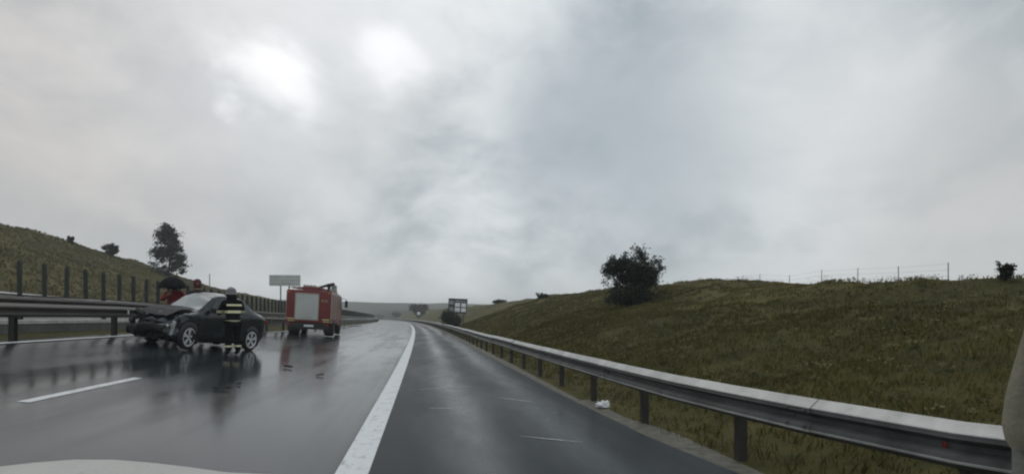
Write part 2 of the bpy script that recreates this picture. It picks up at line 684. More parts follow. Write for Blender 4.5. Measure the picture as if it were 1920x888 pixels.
# ------------------------------------------------------------------ trees and bushes
def tree(name, label, loc, h, w, seed, leaves=3500, leaf=.09, trunk_h=.15, stems=1, mat_='leaf', trunk_r=.09, group=None,
         low=.25, gap=.0, cat='tree', squash=1.0, fill=.75, clump=1.0, extra=0, cone=1.0):
    rnd = random.Random(seed)
    root = thing(name, label, cat, loc, 0, group)
    wood = MB()
    tips = []

    def grow(p, d, length, r, depth):
        pts, rad = [p], [r]
        q, dd = p.copy(), d.copy()
        seg = 4
        for i in range(seg):
            dd = (dd + Vector((rnd.uniform(-.22, .22), rnd.uniform(-.22, .22), rnd.uniform(-.05, .16)))).normalized()
            q = q + dd * (length / seg)
            pts.append(q.copy())
            rad.append(r * (1 - .7 * (i + 1) / seg))
        wood.tube(pts, rad, 6 if depth > 0 else 8, caps=False)
        if depth >= 3:
            tips.append((pts[-1], length))
            tips.append((pts[2], length))
            return
        for k in range(3 if depth else 5):
            i = rnd.randint(1 if depth else 1, seg)
            az = rnd.random() * 6.28
            el = rnd.uniform(.15, .95)
            nd = Vector((math.cos(az) * math.cos(el), math.sin(az) * math.cos(el), math.sin(el)))
            nd = (nd * .75 + dd * .5).normalized()
            grow(pts[i], nd, length * rnd.uniform(.5, .75), max(.008, rad[i] * .6), depth + 1)
        tips.append((pts[-1], length * .6))

    for k in range(stems):
        az = 6.28 * k / stems + rnd.random()
        tilt = 0.1 if stems == 1 else rnd.uniform(.3, .75)
        d = Vector((math.cos(az) * tilt, math.sin(az) * tilt, 1)).normalized()
        grow(Vector((0, 0, -.1)), d, h * (.5 if stems == 1 else .48), trunk_r, 0)
    # fit the branch tips to the wanted height and width
    xs = max(max(abs(t[0].x), abs(t[0].y)) for t in tips)
    zs = max(t[0].z for t in tips)
    sx, sz = (w * .46) / xs, (h * .95) / zs
    def fit(v):
        x, y, z = v[0] * sx, v[1] * sx * squash, v[2] * sz
        r = math.hypot(x, y) / (w * .5)
        if r > .05:
            q = min(1.05, r) ** fill / r
            x, y = x * q, y * q
        return (x, y, h * .95 * max(0, z / (h * .95)) ** (.55 + .45 * fill) if z > 0 else z)
    wood.v = [fit(v) for v in wood.v]
    wood.build('trunk', 'bark', root)
    pts = [(Vector(fit(t[0])), t[1]) for t in tips]
    pts = [p for p in pts if p[0].z > h * low]
    if gap:
        pts = [p for p in pts if rnd.random() > gap]
    for k in range(extra):            # more twigs through the volume of the crown
        z = rnd.uniform(max(.05, low), .97)
        rmax = math.sin(PI * min(1, z ** cone * .93 + .07)) ** .6
        a, r_ = rnd.random() * 6.28, rnd.random() ** .5 * rmax * w * .46
        pts.append((Vector((r_ * math.cos(a), r_ * math.sin(a), z * h)), 1))
    V, Fc, tint = [], [], []
    per = max(6, leaves // len(pts))
    for p, L in pts:
        cl = rnd.uniform(.10, .22) * (w + h) * .32 * clump
        base = rnd.uniform(0, .75)
        for k in range(per):
            q = p + Vector((rnd.gauss(0, 1), rnd.gauss(0, 1), rnd.gauss(0, .8))) * cl * .5
            if q.z < .03: q.z = rnd.uniform(.03, .2)
            a = Vector((rnd.gauss(0, 1), rnd.gauss(0, 1), rnd.gauss(0, 1))).normalized()
            b = a.orthogonal().normalized()
            c = a.cross(b)
            sz_ = leaf * rnd.uniform(.6, 1.4)
            o = len(V)
            V += [tuple(q - b * sz_), tuple(q + c * sz_ * .45), tuple(q + b * sz_), tuple(q - c * sz_ * .45)]
            Fc.append((o, o + 1, o + 2, o + 3))
            tint.append(min(1, max(0, base + rnd.uniform(-.25, .25))))
    me = bpy.data.meshes.new('crown')
    me.from_pydata(V, [], Fc)
    set_attr(me, tint)
    put('crown', me, mat_, root)
    return root


tree('bushy_tree', 'broad dark bushy tree alone on the grassy right bank', spot(1194, 26.5, -.2), 3.2, 3.45, 11, 15000, .055, stems=7, trunk_r=.045, low=.06, gap=.35, fill=.55, clump=.55, extra=70, cone=.8)
tree('undergrowth_bush', 'low dense dark bush under the left side of the broad tree on the right bank', spot(1178, 25.6, -.1), 1.2, 2.3, 12, 5000, .06, stems=6, trunk_r=.02, low=.05, cat='bush')
tree('hillside_tree', 'tall grey green tree on the left hillside above the wrecked car', spot(313, 74, -.3), 7.9, 5.2, 24, 12000, .14, trunk_r=.14, mat_='leaf2', low=.03, stems=1, clump=.7, fill=.8, extra=95, cone=.62, gap=.3)
tree('hillside_bush', 'larger of two small bushes on the left hill crest', spot(207, 68, -.2), 1.9, 2.0, 31, 500, .12, stems=4, trunk_r=.04, mat_='leaf2', low=.3, cat='bush')
tree('hillside_bush', 'tiny upright bush on the left hill crest, further up the hill', spot(133, 62, -.1), 1.0, .8, 32, 260, .09, stems=3, trunk_r=.03, mat_='leaf2', low=.2, cat='bush')
tree('roadside_tree', 'rounded dark tree behind the small round road sign in the far bend', spot(786, 210, -.3), 5.4, 7.6, 43, 4200, .28, stems=6, trunk_r=.18, mat_='leaf', low=.08)
tree('roadside_bush', 'dark overgrown bush below the framed sign at the foot of the right bank', spot(846, 59, -.2), 2.6, 3.2, 51, 4200, .10, stems=5, trunk_r=.05, low=.04, cat='bush')
tree('crest_bush', 'small dark bush on the right bank crest at the photo edge', spot(1886, 13.0, -.05), .50, .42, 61, 700, .028, stems=3, trunk_r=.015, low=.1, cat='bush')
tree('crest_bush', 'low wispy bush on the right bank crest by the fence', spot(1555, 24, -.1), .45, 1.1, 62, 420, .04, stems=4, trunk_r=.015, low=.05, cat='bush')
tree('distant_bush', 'distant hazy dark bush beside the road end', spot(744, 330, -.3), 4.0, 7.0, 63, 900, .4, stems=3, trunk_r=.15, low=.05, cat='bush')
tree('distant_bush', 'faint hazy bush left of the road end on the far hill foot', spot(715, 420, -.3), 4.0, 9.0, 64, 900, .5, stems=3, trunk_r=.15, low=.05, cat='bush')
tree('crest_shrub', 'small round shrub on the right bank skyline left of the broad tree', spot(1018, 57, -.1), .8, 1.5, 65, 420, .06, stems=4, trunk_r=.02, low=.05, cat='bush')
tree('crest_shrub', 'low shrub on the right bank skyline behind the framed sign', spot(935, 95, -.25), .9, 3.2, 66, 700, .1, stems=4, trunk_r=.02, low=.05, cat='bush')


# ------------------------------------------------------------------ crash barriers
W_PROF = [(.0, .748), (.012, .755), (.085, .690), (.090, .655), (.02, .615), (.015, .580), (.085, .545), (.090, .505), (.012, .447), (.0, .452)]
W_PROF = W_PROF + [(p[0] - .012, p[1] + (.0 if 1 < i < 8 else 0)) for i, p in reversed(list(enumerate(W_PROF)))][1:-1]


def beam(uf, side, s_list, prof, lift):
    mb = MB()
    rows = []
    for s in s_list:
        u = uf(s)
        row = []
        for off, z in prof:
            x, y = road_xy(u + side * off, s)
            row.append((x, y, zfun(u, s) + z + lift))
        rows.append(row)
    mb.grid(rows, smooth=False, closed=True)
    return mb


def steps(a, b, near, far):
    out = [a]
    while out[-1] < b:
        out.append(min(b, out[-1] + (near if out[-1] < 60 else far)))
    return out


def post_mb(u, s, z0, z1, wu, ws, uf_dir=None):
    x, y = road_xy(u, s)
    d = road_dir(s)
    a = math.atan2(d[1], d[0])
    mb = MB()
    rot = Matrix.Rotation(a, 4, 'Z')
    gz = zfun(u, s)
    # a folded steel channel: web and two flanges
    c = Vector((x, y, gz + (z0 + z1) / 2))
    for off, sz in (((0, wu / 2 - .004, 0), (ws, .008, z1 - z0)), ((ws / 2 - .004, 0, 0), (.008, wu - .017, z1 - z0)), ((-ws / 2 + .004, 0, 0), (.008, wu - .017, z1 - z0))):
        mb.box(c + (rot @ Vector(off)), sz, rot)
    return mb


gr = thing('guardrail', 'long galvanised crash barrier along the right shoulder below the grassy bank', 'guardrail')
TOPF = [(-.004, .750), (.010, .762), (.089, .695), (.094, .688), (.091, .678), (.006, .748)]  # top fold built in brighter steel, so its skylight is painted in
LOWF = [(.088, .512), (.096, .508), (.096, .494), (.086, .494)]
for k in range(29):
    a_ = -4 + 4.0 * k
    jz, jz2, ju, ju2 = (random.uniform(-.012, .012) for _ in range(4))
    def pu(s, a_=a_, ju=ju, ju2=ju2):
        f = (s - a_) / 4
        return rail_u(s) + ju * (1 - f) + ju2 * f - .005 * (1 - f)
    def shifted(prof, jz=jz):
        return [(p_[0], p_[1] + jz) for p_ in prof]
    sl_ = [a_, a_ + 1, a_ + 2, a_ + 3, a_ + 4.0, a_ + 4.3]
    bolts = beam(pu, -1, sl_, shifted(W_PROF), 0)
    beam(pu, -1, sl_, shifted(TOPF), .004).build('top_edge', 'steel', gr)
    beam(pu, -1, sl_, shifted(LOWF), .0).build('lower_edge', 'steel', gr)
    if a_ < 30:
        for ds_ in (.06, .24):
            for zz_ in (.665, .535, .598):
                x, y = road_xy(pu(a_ + 4 + ds_) - (.098 if zz_ != .598 else .022), a_ + 4 + ds_)
                bolts.box((x, y, zfun(rail_u(a_ + 4), a_ + 4) + zz_ + jz), (.03, .03, .03), None, .010)
    bolts.build('beam', 'steel_shaded', gr)
beam(rail_u, -1, steps(112, 470, 2.0, 6.0), W_PROF, 0).build('beam', 'steel_shaded', gr)
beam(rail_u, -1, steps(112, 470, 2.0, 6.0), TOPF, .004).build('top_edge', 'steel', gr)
k, s, far = 0, -1.0, MB()
while s < 420:
    p = post_mb(rail_u(s) + .075, s, -.25, .70, .10, .09)
    sp = MB().box(Vector((*road_xy(rail_u(s) + .004, s), zfun(rail_u(s), s) + .6)), (.10, .006, .22), Matrix.Rotation(math.atan2(*reversed(road_dir(s))), 4, 'Z'))
    if k < 98:
        p.build('post', 'post', gr)
    else:
        far.add(p.v, p.f)
    s += 2.0 if s < 30 else 2.0
    k += 1
tag(far.build('post', 'post', gr), kind='stuff')
rf = MB()
for k in range(14):
    s = 3.08 + 4 * k
    x, y = road_xy(rail_u(s) - .030, s)
    MB().box((x, y, zfun(rail_u(s), s) + .598), (.035, .012, .035), Matrix.Rotation(math.atan2(*reversed(road_dir(s))) , 4, 'Z'), .004).build('reflector', 'redpaint', gr)

# near rail of the median
mr = thing('median_guardrail', 'dull crash barrier on the left edge behind the wrecked dark car', 'guardrail')
beam(lambda s: -8.85, 1, steps(-2, 300, 1.3, 6.0), W_PROF, .06).build('beam', 'steel_dull', mr)
s = 1.65
k = 0
while s < 300:
    post_mb(-8.93, s, -.2, .78, .12, .12).build('post', 'post', mr)
    s += 3.9
    k += 1
for s in (17.6, 33.2, 48.8):
    x, y = road_xy(-8.73, s)
    MB().box((x, y, zfun(-8.85, s) + .66), (.06, .02, .12), Matrix.Rotation(math.atan2(*reversed(road_dir(s))), 4, 'Z'), .006).build('reflector', 'white', mr)

# second barrier with the anti-glare slats
ag = thing('antiglare_barrier', 'second median barrier carrying a long row of dark upright slats', 'barrier')
UB = -10.45
sl = steps(-2, 330, 1.3, 6.0)
beam(lambda s: UB + .16, 1, sl, [(0, -.25), (.0, .235), (-.30, .235), (-.32, .235), (-.32, -.25)], .0).build('footing', 'conc_dark', ag)
beam(lambda s: UB + .18, 1, sl, [(0, .237), (.0, .33), (-.02, .345), (-.32, .345), (-.34, .33), (-.34, .237)], .0).build('coping', 'concrete', ag)
beam(lambda s: UB + .08, 1, sl, [(p[0], p[1]) for p in W_PROF], .20).build('beam', 'steel_dull', ag)
beam(lambda s: UB + .03, 1, sl, [(0, .975), (.0, 1.005), (-.06, 1.005), (-.06, .975)], .0).build('top_rail', 'post', ag)
s, k = 1.0, 0
while s < 320:
    if k % 4 == 0 and s < 130:
        post_mb(UB, s, .3, .975, .1, .1).build('post', 'post', ag)
    s += .93
    k += 1
farp = MB()
s, k = 7.5, 0
while s < 320:
    x, y = road_xy(UB, s)
    d = road_dir(s)
    a = math.atan2(d[1], d[0])
    gz = zfun(UB, s) + 1.0
    rot = Matrix.Rotation(a + .95, 4, 'Z')
    mb = MB()
    h = .90 + random.uniform(-.015, .015)
    lean = Matrix.Rotation(random.uniform(-.02, .02), 4, 'X')
    outline = [(-.10, 0, 0), (.10, 0, 0), (.10, 0, h - .08), (.06, 0, h), (-.06, 0, h), (-.10, 0, h - .08)]
    m = Matrix.Translation((x, y, gz)) @ rot @ lean
    mb.prism([m @ Vector((p[0], p[1] - .015, p[2])) for p in outline], rot @ Vector((0, .03, 0)))
    if k < 99:
        mb.build('slat', 'slat', ag)
    else:
        farp.add(mb.v, mb.f)
    s += .93
    k += 1
tag(farp.build('slat', 'slat', ag), kind='stuff')

# the far rail of the opposite carriageway
fr = thing('far_guardrail', 'pale crash barrier beyond the opposite carriageway at the foot of the left hill', 'guardrail')
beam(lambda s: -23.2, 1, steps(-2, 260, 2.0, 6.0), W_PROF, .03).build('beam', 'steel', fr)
s = 2.0
while s < 200:
    post_mb(-23.28, s, -.2, .72, .12, .12).build('post', 'post', fr)
    s += 4.0

# wire fence on top of the right bank
wf = thing('wire_fence', 'thin post and wire fence on the skyline of the right bank', 'fence')
fp = []
for px_ in (1300, 1340, 1383, 1425, 1480, 1540, 1608, 1685, 1778):
    c = .9874 * (px_ - 960) / 1000 + .158
    d = 24.5 / c
    p = spot(px_, d)
    tilt = random.uniform(-.04, .04)
    ph = 1.0 + random.uniform(-.07, .07)
    q = p + Vector((tilt, 0, ph))
    MB().tube([p - Vector((0, 0, .2)), q], [.021, .019], 8).build('post', 'post', wf)
    fp.append((p, q))
for f in (.35, .65, .93):
    MB().tube([a.lerp(b, f) + Vector((0, -.04, 0)) for a, b in fp], .0035, 4).build('wire', 'steel_dull', wf)

# ------------------------------------------------------------------ signs
b = spot(856, 62)
sg = thing('framed_sign', 'dark framed board with pale square panels above the bushes on the right', 'sign', (b.x, b.y, b.z), rot=(0, .05, -.20))
zb = 1.45 + (595 - 587) * .062 - b.z
W, Hh = 2.25, 1.72
MB().box((-.55, .09, (zb + Hh) / 2 - .2), (.10, .10, zb + Hh - .1 + .4), None, .01).build('leg', 'sign_dark', sg)
MB().box((.75, .09, (zb + Hh) / 2 - .2), (.10, .10, zb + Hh - .1 + .4), None, .01).build('leg', 'sign_dark', sg)
MB().box((0, 0, zb + Hh / 2), (W, .06, Hh), None, .015).build('board', 'sign_dark', sg)
cells = [(-.74, 1.24, .58, .46, 'sign_grey'), (-.74, .46, .58, .50, 'sign_grey'), (.0, 1.0, .62, .46, 'sign_pale'), (.0, .42, .62, .50, 'sign_pale'),
         (.74, .98, .58, .46, 'sign_pale'), (.74, .42, .58, .46, 'sign_pale'), (.35, 1.44, 1.3, .20, 'sign_grey')]
for cx, cz, cw, ch, mm in cells:
    MB().box((cx, -.045, zb + cz), (cw, .024, ch), None, .01).build('panel', mm, sg)
MB().box((0, -.03, zb - .035), (W + .1, .10, .05)).build('ledge', 'steel', sg)
MB().box((W / 2 + .03, -.02, zb + Hh / 2), (.05, .08, Hh + .05)).build('edge_strip', 'sign_grey', sg)

b = spot(785, 150)
rs = thing('round_sign', 'small round white road sign in front of the rounded dark tree', 'sign', (b.x, b.y, b.z), .02)
zc = 1.45 + (595 - 587.5) * .15 - b.z
MB().tube([(0, .06, -.3), (0, .06, zc + .3)], .04, 8).build('pole', 'post', rs)
ry = Matrix.Translation((0, 0, zc)) @ Matrix.Rotation(PI / 2, 4, 'X')
MB().lathe([(0, -.02), (.62, -.02), (.62, .015), (0, .015)], 28, ry).build('disc', 'sign_pale', rs)
MB().lathe([(.48, .018), (.66, .018), (.66, -.03), (.64, -.03)], 28, ry).build('rim', 'sign_dark', rs)

b = spot(528, 92)
bs = thing('direction_sign', 'large blank grey sign back on a tall post beyond the fire engine', 'sign', (b.x, b.y, b.z), .10)
zt, zb_ = 1.45 + (595 - 515) * .092 - b.z, 1.45 + (595 - 535.5) * .092 - b.z
MB().box((.55, 0, (zt + zb_) / 2), (5.2, .08, zt - zb_), None, .02).build('panel', 'alu', bs)
for px_ in (-.2, 1.2):
    MB().tube([(px_, .16, -.5), (px_, .16, zt - .2)], .11, 10).build('post', 'steel_dull', bs)
for f in (.2, .5, .8):
    MB().box((.55, -.065, zb_ + (zt - zb_) * f), (5.0, .05, .07)).build('brace', 'sign_grey', bs)

b = spot(393, 66)
pl = thing('marker_pole', 'thin grey pole standing on the left verge behind the car roof', 'pole', (b.x, b.y, b.z))
MB().tube([(0, 0, -.3), (0, 0, 1.45 + (595 - 514) * .066 - b.z)], [.06, .045], 8).build('shaft', 'post', pl)
MB().lathe([(0, .05), (.06, .04), (.07, 0), (.05, -.03), (0, -.04)], 10, Matrix.Translation((0, 0, 1.45 + (595 - 514) * .066 - b.z))).build('cap', 'post', pl)


# ------------------------------------------------------------------ wheels
def rot_y_axis():
    return Matrix.Rotation(PI / 2, 4, 'X')


def wheel(parent, c, r, width, side, spokes=5, rim_mat='alloy', rim_r=.70, tilt=0.0):
    """axis along local y; side = -1 puts the outer face towards -y"""
    m = Matrix.Translation(Vector(c)) @ Matrix.Rotation(tilt, 4, 'Z') @ Matrix.Rotation(PI / 2 * (1 if side < 0 else -1), 4, 'X')
    w = width / 2
    t = MB().lathe([(r * .68, -w * .95), (r * .90, -w), (r * .98, -w * .75), (r, -w * .4), (r, w * .4), (r * .98, w * .75), (r * .90, w), (r * rim_r, w * .93), (r * rim_r * .97, w * .6), (r * .66, -w * .6)],
                   32, m, close=True).build('wheel', 'rubber', parent)
    rr = r * rim_r
    mb = MB()
    mb.lathe([(rr * 1.0, w * .95), (rr * .98, w * 1.02), (rr * .90, w * 1.0), (rr * .86, w * .7), (rr * .88, -w * .5), (rr * .96, -w * .5)], 32, m, close=True)
    mb.lathe([(0, w * .82), (rr * .16, w * .82), (rr * .20, w * .7), (rr * .20, w * .2), (0, w * .2)], 16, m)
    for k in range(spokes):
        a = 2 * PI * k / spokes + .3
        for da in (-.16, .16) if spokes <= 6 else (0,):
            p0 = Vector((math.cos(a + da * .4) * rr * .14, math.sin(a + da * .4) * rr * .14, w * .72))
            p1 = Vector((math.cos(a + da) * rr * .90, math.sin(a + da) * rr * .90, w * .78))
            d = (p1 - p0).normalized()
            n = Vector((-d.y, d.x, 0)) * rr * .062
            up = Vector((0, 0, w * .16))
            q = [p0 - n - up, p0 + n - up, p0 + n + up, p0 - n + up, p1 - n * 1.3 - up, p1 + n * 1.3 - up, p1 + n * 1.3 + up, p1 - n * 1.3 + up]
            mb.add([m @ v for v in q], [(0, 3, 2, 1), (4, 5, 6, 7), (0, 1, 5, 4), (1, 2, 6, 5), (2, 3, 7, 6), (3, 0, 4, 7)])
    mb.build('rim', rim_mat, t)
    MB().lathe([(0, w * .15), (rr * .86, w * .15), (rr * .86, w * .05), (0, w * .05)], 24, m).build('brake_disc', 'black', t)
    return t


# ------------------------------------------------------------------ the wrecked car
CL = 4.02
def cs(x, xs, ys):
    # smooth profile: average of linear interpolation over a small window
    return float(np.mean(np.interp(np.linspace(x - .10, x + .10, 9), xs, ys)))


def top_z(x): return cs(x, [0, .08, .5, 1.08, 1.62, 1.92, 2.40, 2.92, 3.52, 3.85, 4.02], [.62, .74, .86, .95, 1.34, 1.42, 1.44, 1.39, 1.06, 1.00, .82])
def belt_z(x): return cs(x, [0, .1, .5, 1.15, 2.4, 3.3, 3.9, 4.02], [.60, .70, .80, .89, .93, .95, .92, .76])
def half_w(x): return cs(x, [0, .2, .7, 1.8, 3.0, 3.6, 3.9, 4.02], [.56, .73, .83, .85, .85, .82, .74, .62])
def roof_w(x): return cs(x, [0, .5, 1.1, 1.75, 2.4, 2.9, 3.45, 4.02], [.46, .66, .68, .57, .58, .57, .62, .52])
def bot_z(x): return cs(x, [0, .3, 3.6, 4.02], [.24, .17, .19, .36])


def car_pt(x, t, side, off=0.0):
    """surface of the bodywork; x from the nose, t 0..1 from sill over belt (0.5) and roof edge (0.8) to the roof centre"""
    w, b, tz, rw, z0 = half_w(x), belt_z(x), top_z(x), roof_w(x), bot_z(x)
    tz = max(tz, b + .01)
    if t <= .5:
        k = t / .5
        z = z0 + (b - z0) * k
        y = w * (1 - .10 * (1 - min(1, k / .25)) ** 2 - .075 * max(0, (k - .55) / .45) ** 2 + .012 * math.sin(k * PI * 2.2))
    elif t <= .8:
        k = (t - .5) / .3
        edge = b + (tz - .055 * min(1, (tz - b) / .2) - b)
        y0 = w * .925
        z = b + (edge - b) * (k ** .92)
        y = y0 + (rw - y0) * (k ** 1.12)
    else:
        k = (t - .8) / .2
        e = tz - .055 * min(1, (tz - b) / .2)
        z = e + (tz - e) * math.sin(k * PI / 2)
        y = rw * (1 - k)
    p = Vector((x, side * y, z))
    if x < 1.0:        # the nose is crushed
        f = (1 - x / 1.0)
        p.x += f * (.16 * mnoise.noise(Vector((y * 4 + side, z * 4, 3.3))) + .10)
        p.z += f * (.13 * mnoise.noise(Vector((x * 5, y * 4 * side, 7.7))) + .06 * (k if t > .8 else 0))
        p.y += f * .10 * mnoise.noise(Vector((x * 5, z * 5, 1.1 + side)))
    if off:
        p += Vector((0, side * off * (1 if t < .8 else .3), off * (.1 if t < .5 else (.45 if t < .8 else 1))))
    return p


D0 = 15.75
cpos = spot(380, D0)
hd = math.radians(180 + 68)
# front axle sits higher than the rear one because the road is banked
dirx = Vector((math.cos(hd), math.sin(hd)))
fp_ = Vector((cpos.x, cpos.y)) + dirx * 1.25
rp_ = Vector((cpos.x, cpos.y)) - dirx * 1.25
pitch = math.atan2(ground_z(*fp_) - ground_z(*rp_), 2.5)
perp = Vector((-dirx.y, dirx.x))
roll = math.atan2(ground_z(*(Vector((cpos.x, cpos.y)) + perp * .7)) - ground_z(*(Vector((cpos.x, cpos.y)) - perp * .7)), 1.4)
zc = (ground_z(*fp_) + ground_z(*rp_)) / 2
# local axes: x back from the nose, y to the car's own right side (towards -perp)
ax = -Vector((dirx.x, dirx.y, math.tan(pitch))).normalized()
ayv = Vector((perp.x, perp.y, math.tan(roll)))
ayv = (ayv - ax * ayv.dot(ax)).normalized()
az = ax.cross(ayv)
if az.z < 0:
    ayv = -ayv
    az = ax.cross(ayv)
mm = Matrix((ax, ayv, az)).transposed()
car = thing('wrecked_car', 'dark saloon car with a crushed front end, stopped crosswise in the left lane', 'car')
car.rotation_euler = mm.to_euler()
car.scale = (.84, .90, 1.13)
car.location = Vector((cpos.x, cpos.y, zc)) - ax * (CL * .43) + az * 0.0
SIDE_CAM = -1 if (mm @ Vector((0, -1, 0))).y < 0 else 1

xs_ = list(np.linspace(0.0, CL, 66))
ts_ = list(np.linspace(0, .5, 12)) + list(np.linspace(.525, .8, 10)) + list(np.linspace(.84, 1, 5))
rows = []
for x in xs_:
    rows.append([car_pt(x, t, -1) for t in ts_] + [car_pt(x, t, 1) for t in reversed(ts_[:-1])])
bodyb = MB().grid(rows, closed=True)
n = len(rows[0])
bodyb.add(rows[0], [tuple(range(n))])
bodyb.add(rows[-1], [tuple(range(n))])
bodyb.build('body', 'carpaint', car)


def patch(poly_x0, poly_x1, t0, t1, side, off, nx=10, ny=6):
    """window between t0 and t1; its front and rear edges slope: x runs from x0(t) to x1(t)"""
    rows = []
    for j in range(ny + 1):
        t = t0 + (t1 - t0) * j / ny
        k = j / ny
        a = poly_x0[0] + (poly_x0[1] - poly_x0[0]) * k
        b = poly_x1[0] + (poly_x1[1] - poly_x1[0]) * k
        rows.append([car_pt(a + (b - a) * i / nx, t, side, off) for i in range(nx + 1)])
    return MB().grid(rows)


for sd in (-1, 1):
    patch((1.44, 1.80), (2.30, 2.30), .535, .755, sd, .006).build('side_window', 'glass', car)
    patch((2.38, 2.38), (3.16, 2.92), .535, .755, sd, .006).build('side_window', 'glass', car)
    # door outlines as shallow dark joints, and handles
    for xa, za in ((1.35, 0), (2.34, 0), (3.16, 0)):
        rows = [[car_pt(xa - .008 + .10 * max(0, .3 - t), t, sd, .003), car_pt(xa + .008 + .10 * max(0, .3 - t), t, sd, .003)] for t in np.linspace(.07, .5, 14)]
        MB().grid(rows).build('door_gap', 'black', car)
    for xa in (2.16, 2.98):
        p = car_pt(xa, .42, sd, .02)
        MB().box(p, (.17, .03, .028), None, .01).build('door_handle', 'carpaint', car)
    rows = [[car_pt(x, t, sd, .012) for t in (.05, .075, .10)] for x in np.linspace(1.0, 2.9, 14)]
    MB().grid(rows).build('sill_trim', 'black', car)
    p = car_pt(1.52, .50, sd, .10)
    mb = MB().box(p + Vector((-.02, sd * .03, .06)), (.10, .20, .13), None, .035, 3)
    mir = mb.build('wing_mirror', 'black', car)
    MB().box(p + Vector((.035, sd * .03, .06)), (.012, .16, .10), None, .005).build('mirror_glass', 'glass', mir)
# windscreen and rear screen
for name, xa, xb, mt in (('windscreen', 1.14, 1.62, 'glass_sheen'), ('rear_window', 3.00, 3.48, 'glass')):
    rows = []
    for i in range(9):
        x = xa + (xb - xa) * i / 8
        L = [car_pt(x, t, -1, .007) for t in (.80, .84, .88, .92, .96, 1.0)]
        Rr = [car_pt(x, t, 1, .007) for t in (.96, .92, .88, .84, .80)]
        rows.append(L + Rr)
    MB().grid(rows).build(name, mt, car)
# wheels and dark arches
WB0, WB1, WR = .80, 3.24, .305
for sd in (-1, 1):
    for x in (WB0, WB1):
        yy = half_w(x)
        ang = 0
        mb = MB().lathe([(0, -.02), (WR + .055, -.02), (WR + .055, .012), (0, .012)], 32, Matrix.Translation((x, sd * (yy - .002), WR + .01)) @ Matrix.Rotation(PI / 2 * -sd, 4, 'X'))
        mb.v = [(v[0], v[1], max(v[2], .14)) for v in mb.v]
        mb.build('wheel_arch', 'black', car)
        wheel(car, (x, sd * (yy - .07), WR), WR, .20, sd, 5, 'alloy', .74, (.10 if x < 1.5 else 0))
# crushed nose: buckled panels, bent bumper, hanging lamp
rnd = random.Random(5)
mb = MB()
for k in range(26):
    c = Vector((rnd.uniform(-.04, .45), rnd.uniform(-.66, .66), rnd.uniform(.25, .78)))
    mb.box(c, (rnd.uniform(.06, .22), rnd.uniform(.10, .34), rnd.uniform(.02, .14)), Euler((rnd.uniform(-.7, .7), rnd.uniform(-.8, .8), rnd.uniform(-.7, .7))), .012)
mb.build('crushed_front', 'wreck', car)
mb = MB()
for k in range(9):
    c = Vector((rnd.uniform(.10, .50), SIDE_CAM * rnd.uniform(.50, .80), rnd.uniform(.36, .74)))
    mb.box(c, (rnd.uniform(.03, .12), rnd.uniform(.03, .10), rnd.uniform(.02, .10)), Euler((rnd.uniform(-.9, .9), rnd.uniform(-.9, .9), rnd.uniform(-.9, .9))), .006)
mb.build('torn_metal', 'steel', car)
rows = []
for i in range(11):
    k = i / 10
    y = -.80 + 1.60 * k
    bend = .12 * math.sin(k * 9) + .12 * (k - .5) ** 2 + .10 * mnoise.noise(Vector((k * 7, 1, 4)))
    row = []
    for j in range(7):
        a = -PI / 2 + PI * j / 6
        row.append((-.06 + bend - .09 * math.cos(a), y, .40 + (.11 + .05 * mnoise.noise(Vector((k * 5, a, 2)))) * math.sin(a) + .07 * math.sin(k * 5)))
    row += [(p[0] + .03, p[1], p[2]) for p in reversed(row)]
    rows.append(row)
MB().grid(rows, closed=True).build('front_bumper', 'wreck', car)
rows = []
for i in range(9):
    for_ = []
    for j in range(11):
        x = .12 + .95 * i / 8
        y = -.64 + 1.28 * j / 10
        z = top_z(max(.1, x)) + .03 + .04 * math.exp(-((x - .55) / .24) ** 2) + .025 * mnoise.noise(Vector((x * 4, y * 4, 2)))
        for_.append((x, y, z))
    rows.append(for_)
b1 = MB().grid(rows)
rows2 = [[(p[0], p[1], p[2] - .012) for p in r] for r in rows]
b1.grid(rows2)
b1.build('buckled_bonnet', 'wreck', car)
for sd in (-1, 1):
    mb = MB()
    c = Vector((.30, sd * .74, .50 if sd == SIDE_CAM else .58))
    mb.box(c, (.10, .05, .34), Euler((0, .22, 0)), .03, 3)
    mb.build('headlight', 'lamp', car)
    MB().box((CL - .06, sd * .56, .80), (.08, .26, .12), Euler((0, 0, -sd * .5)), .03, 3).build('tail_lamp', 'redlamp', car)
MB().box((CL - .02, 0, .50), (.14, 1.30, .24), None, .06, 3).build('rear_bumper', 'black', car)

# ------------------------------------------------------------------ the fire engine
D1 = 30.5
tp = spot(576, D1)
u1, s1 = road_us(tp.x, tp.y)
dd = road_dir(s1)
th = math.atan2(dd[1], dd[0]) - PI / 2 + .03           # local y runs forward
crossfall = math.atan2(zfun(u1 + 1, s1) - zfun(u1 - 1, s1), 2)
fe = thing('fire_engine', 'red fire engine with a pale rear roller shutter, stopped in the left lane', 'fire engine', (tp.x, tp.y, tp.z), rot=(0, -crossfall * .5, th))
TW = 2.42
# rear equipment body: y from 0 (rear face) to 3.7
MB().box((0, 1.85, 1.70), (TW, 3.7, 1.86), None, .05, 3).build('body', 'fire_red', fe)
MB().box((0, 3.9, .72), (1.0, 6.6, .22), None, .02).build('chassis', 'black', fe)
MB().box((0, .10, .58), (2.2, .22, .34), None, .03).build('rear_bumper', 'black', fe)
MB().box((0, 1.2, .62), (2.0, 1.6, .36), None, .05).build('underbody_tank', 'black', fe)
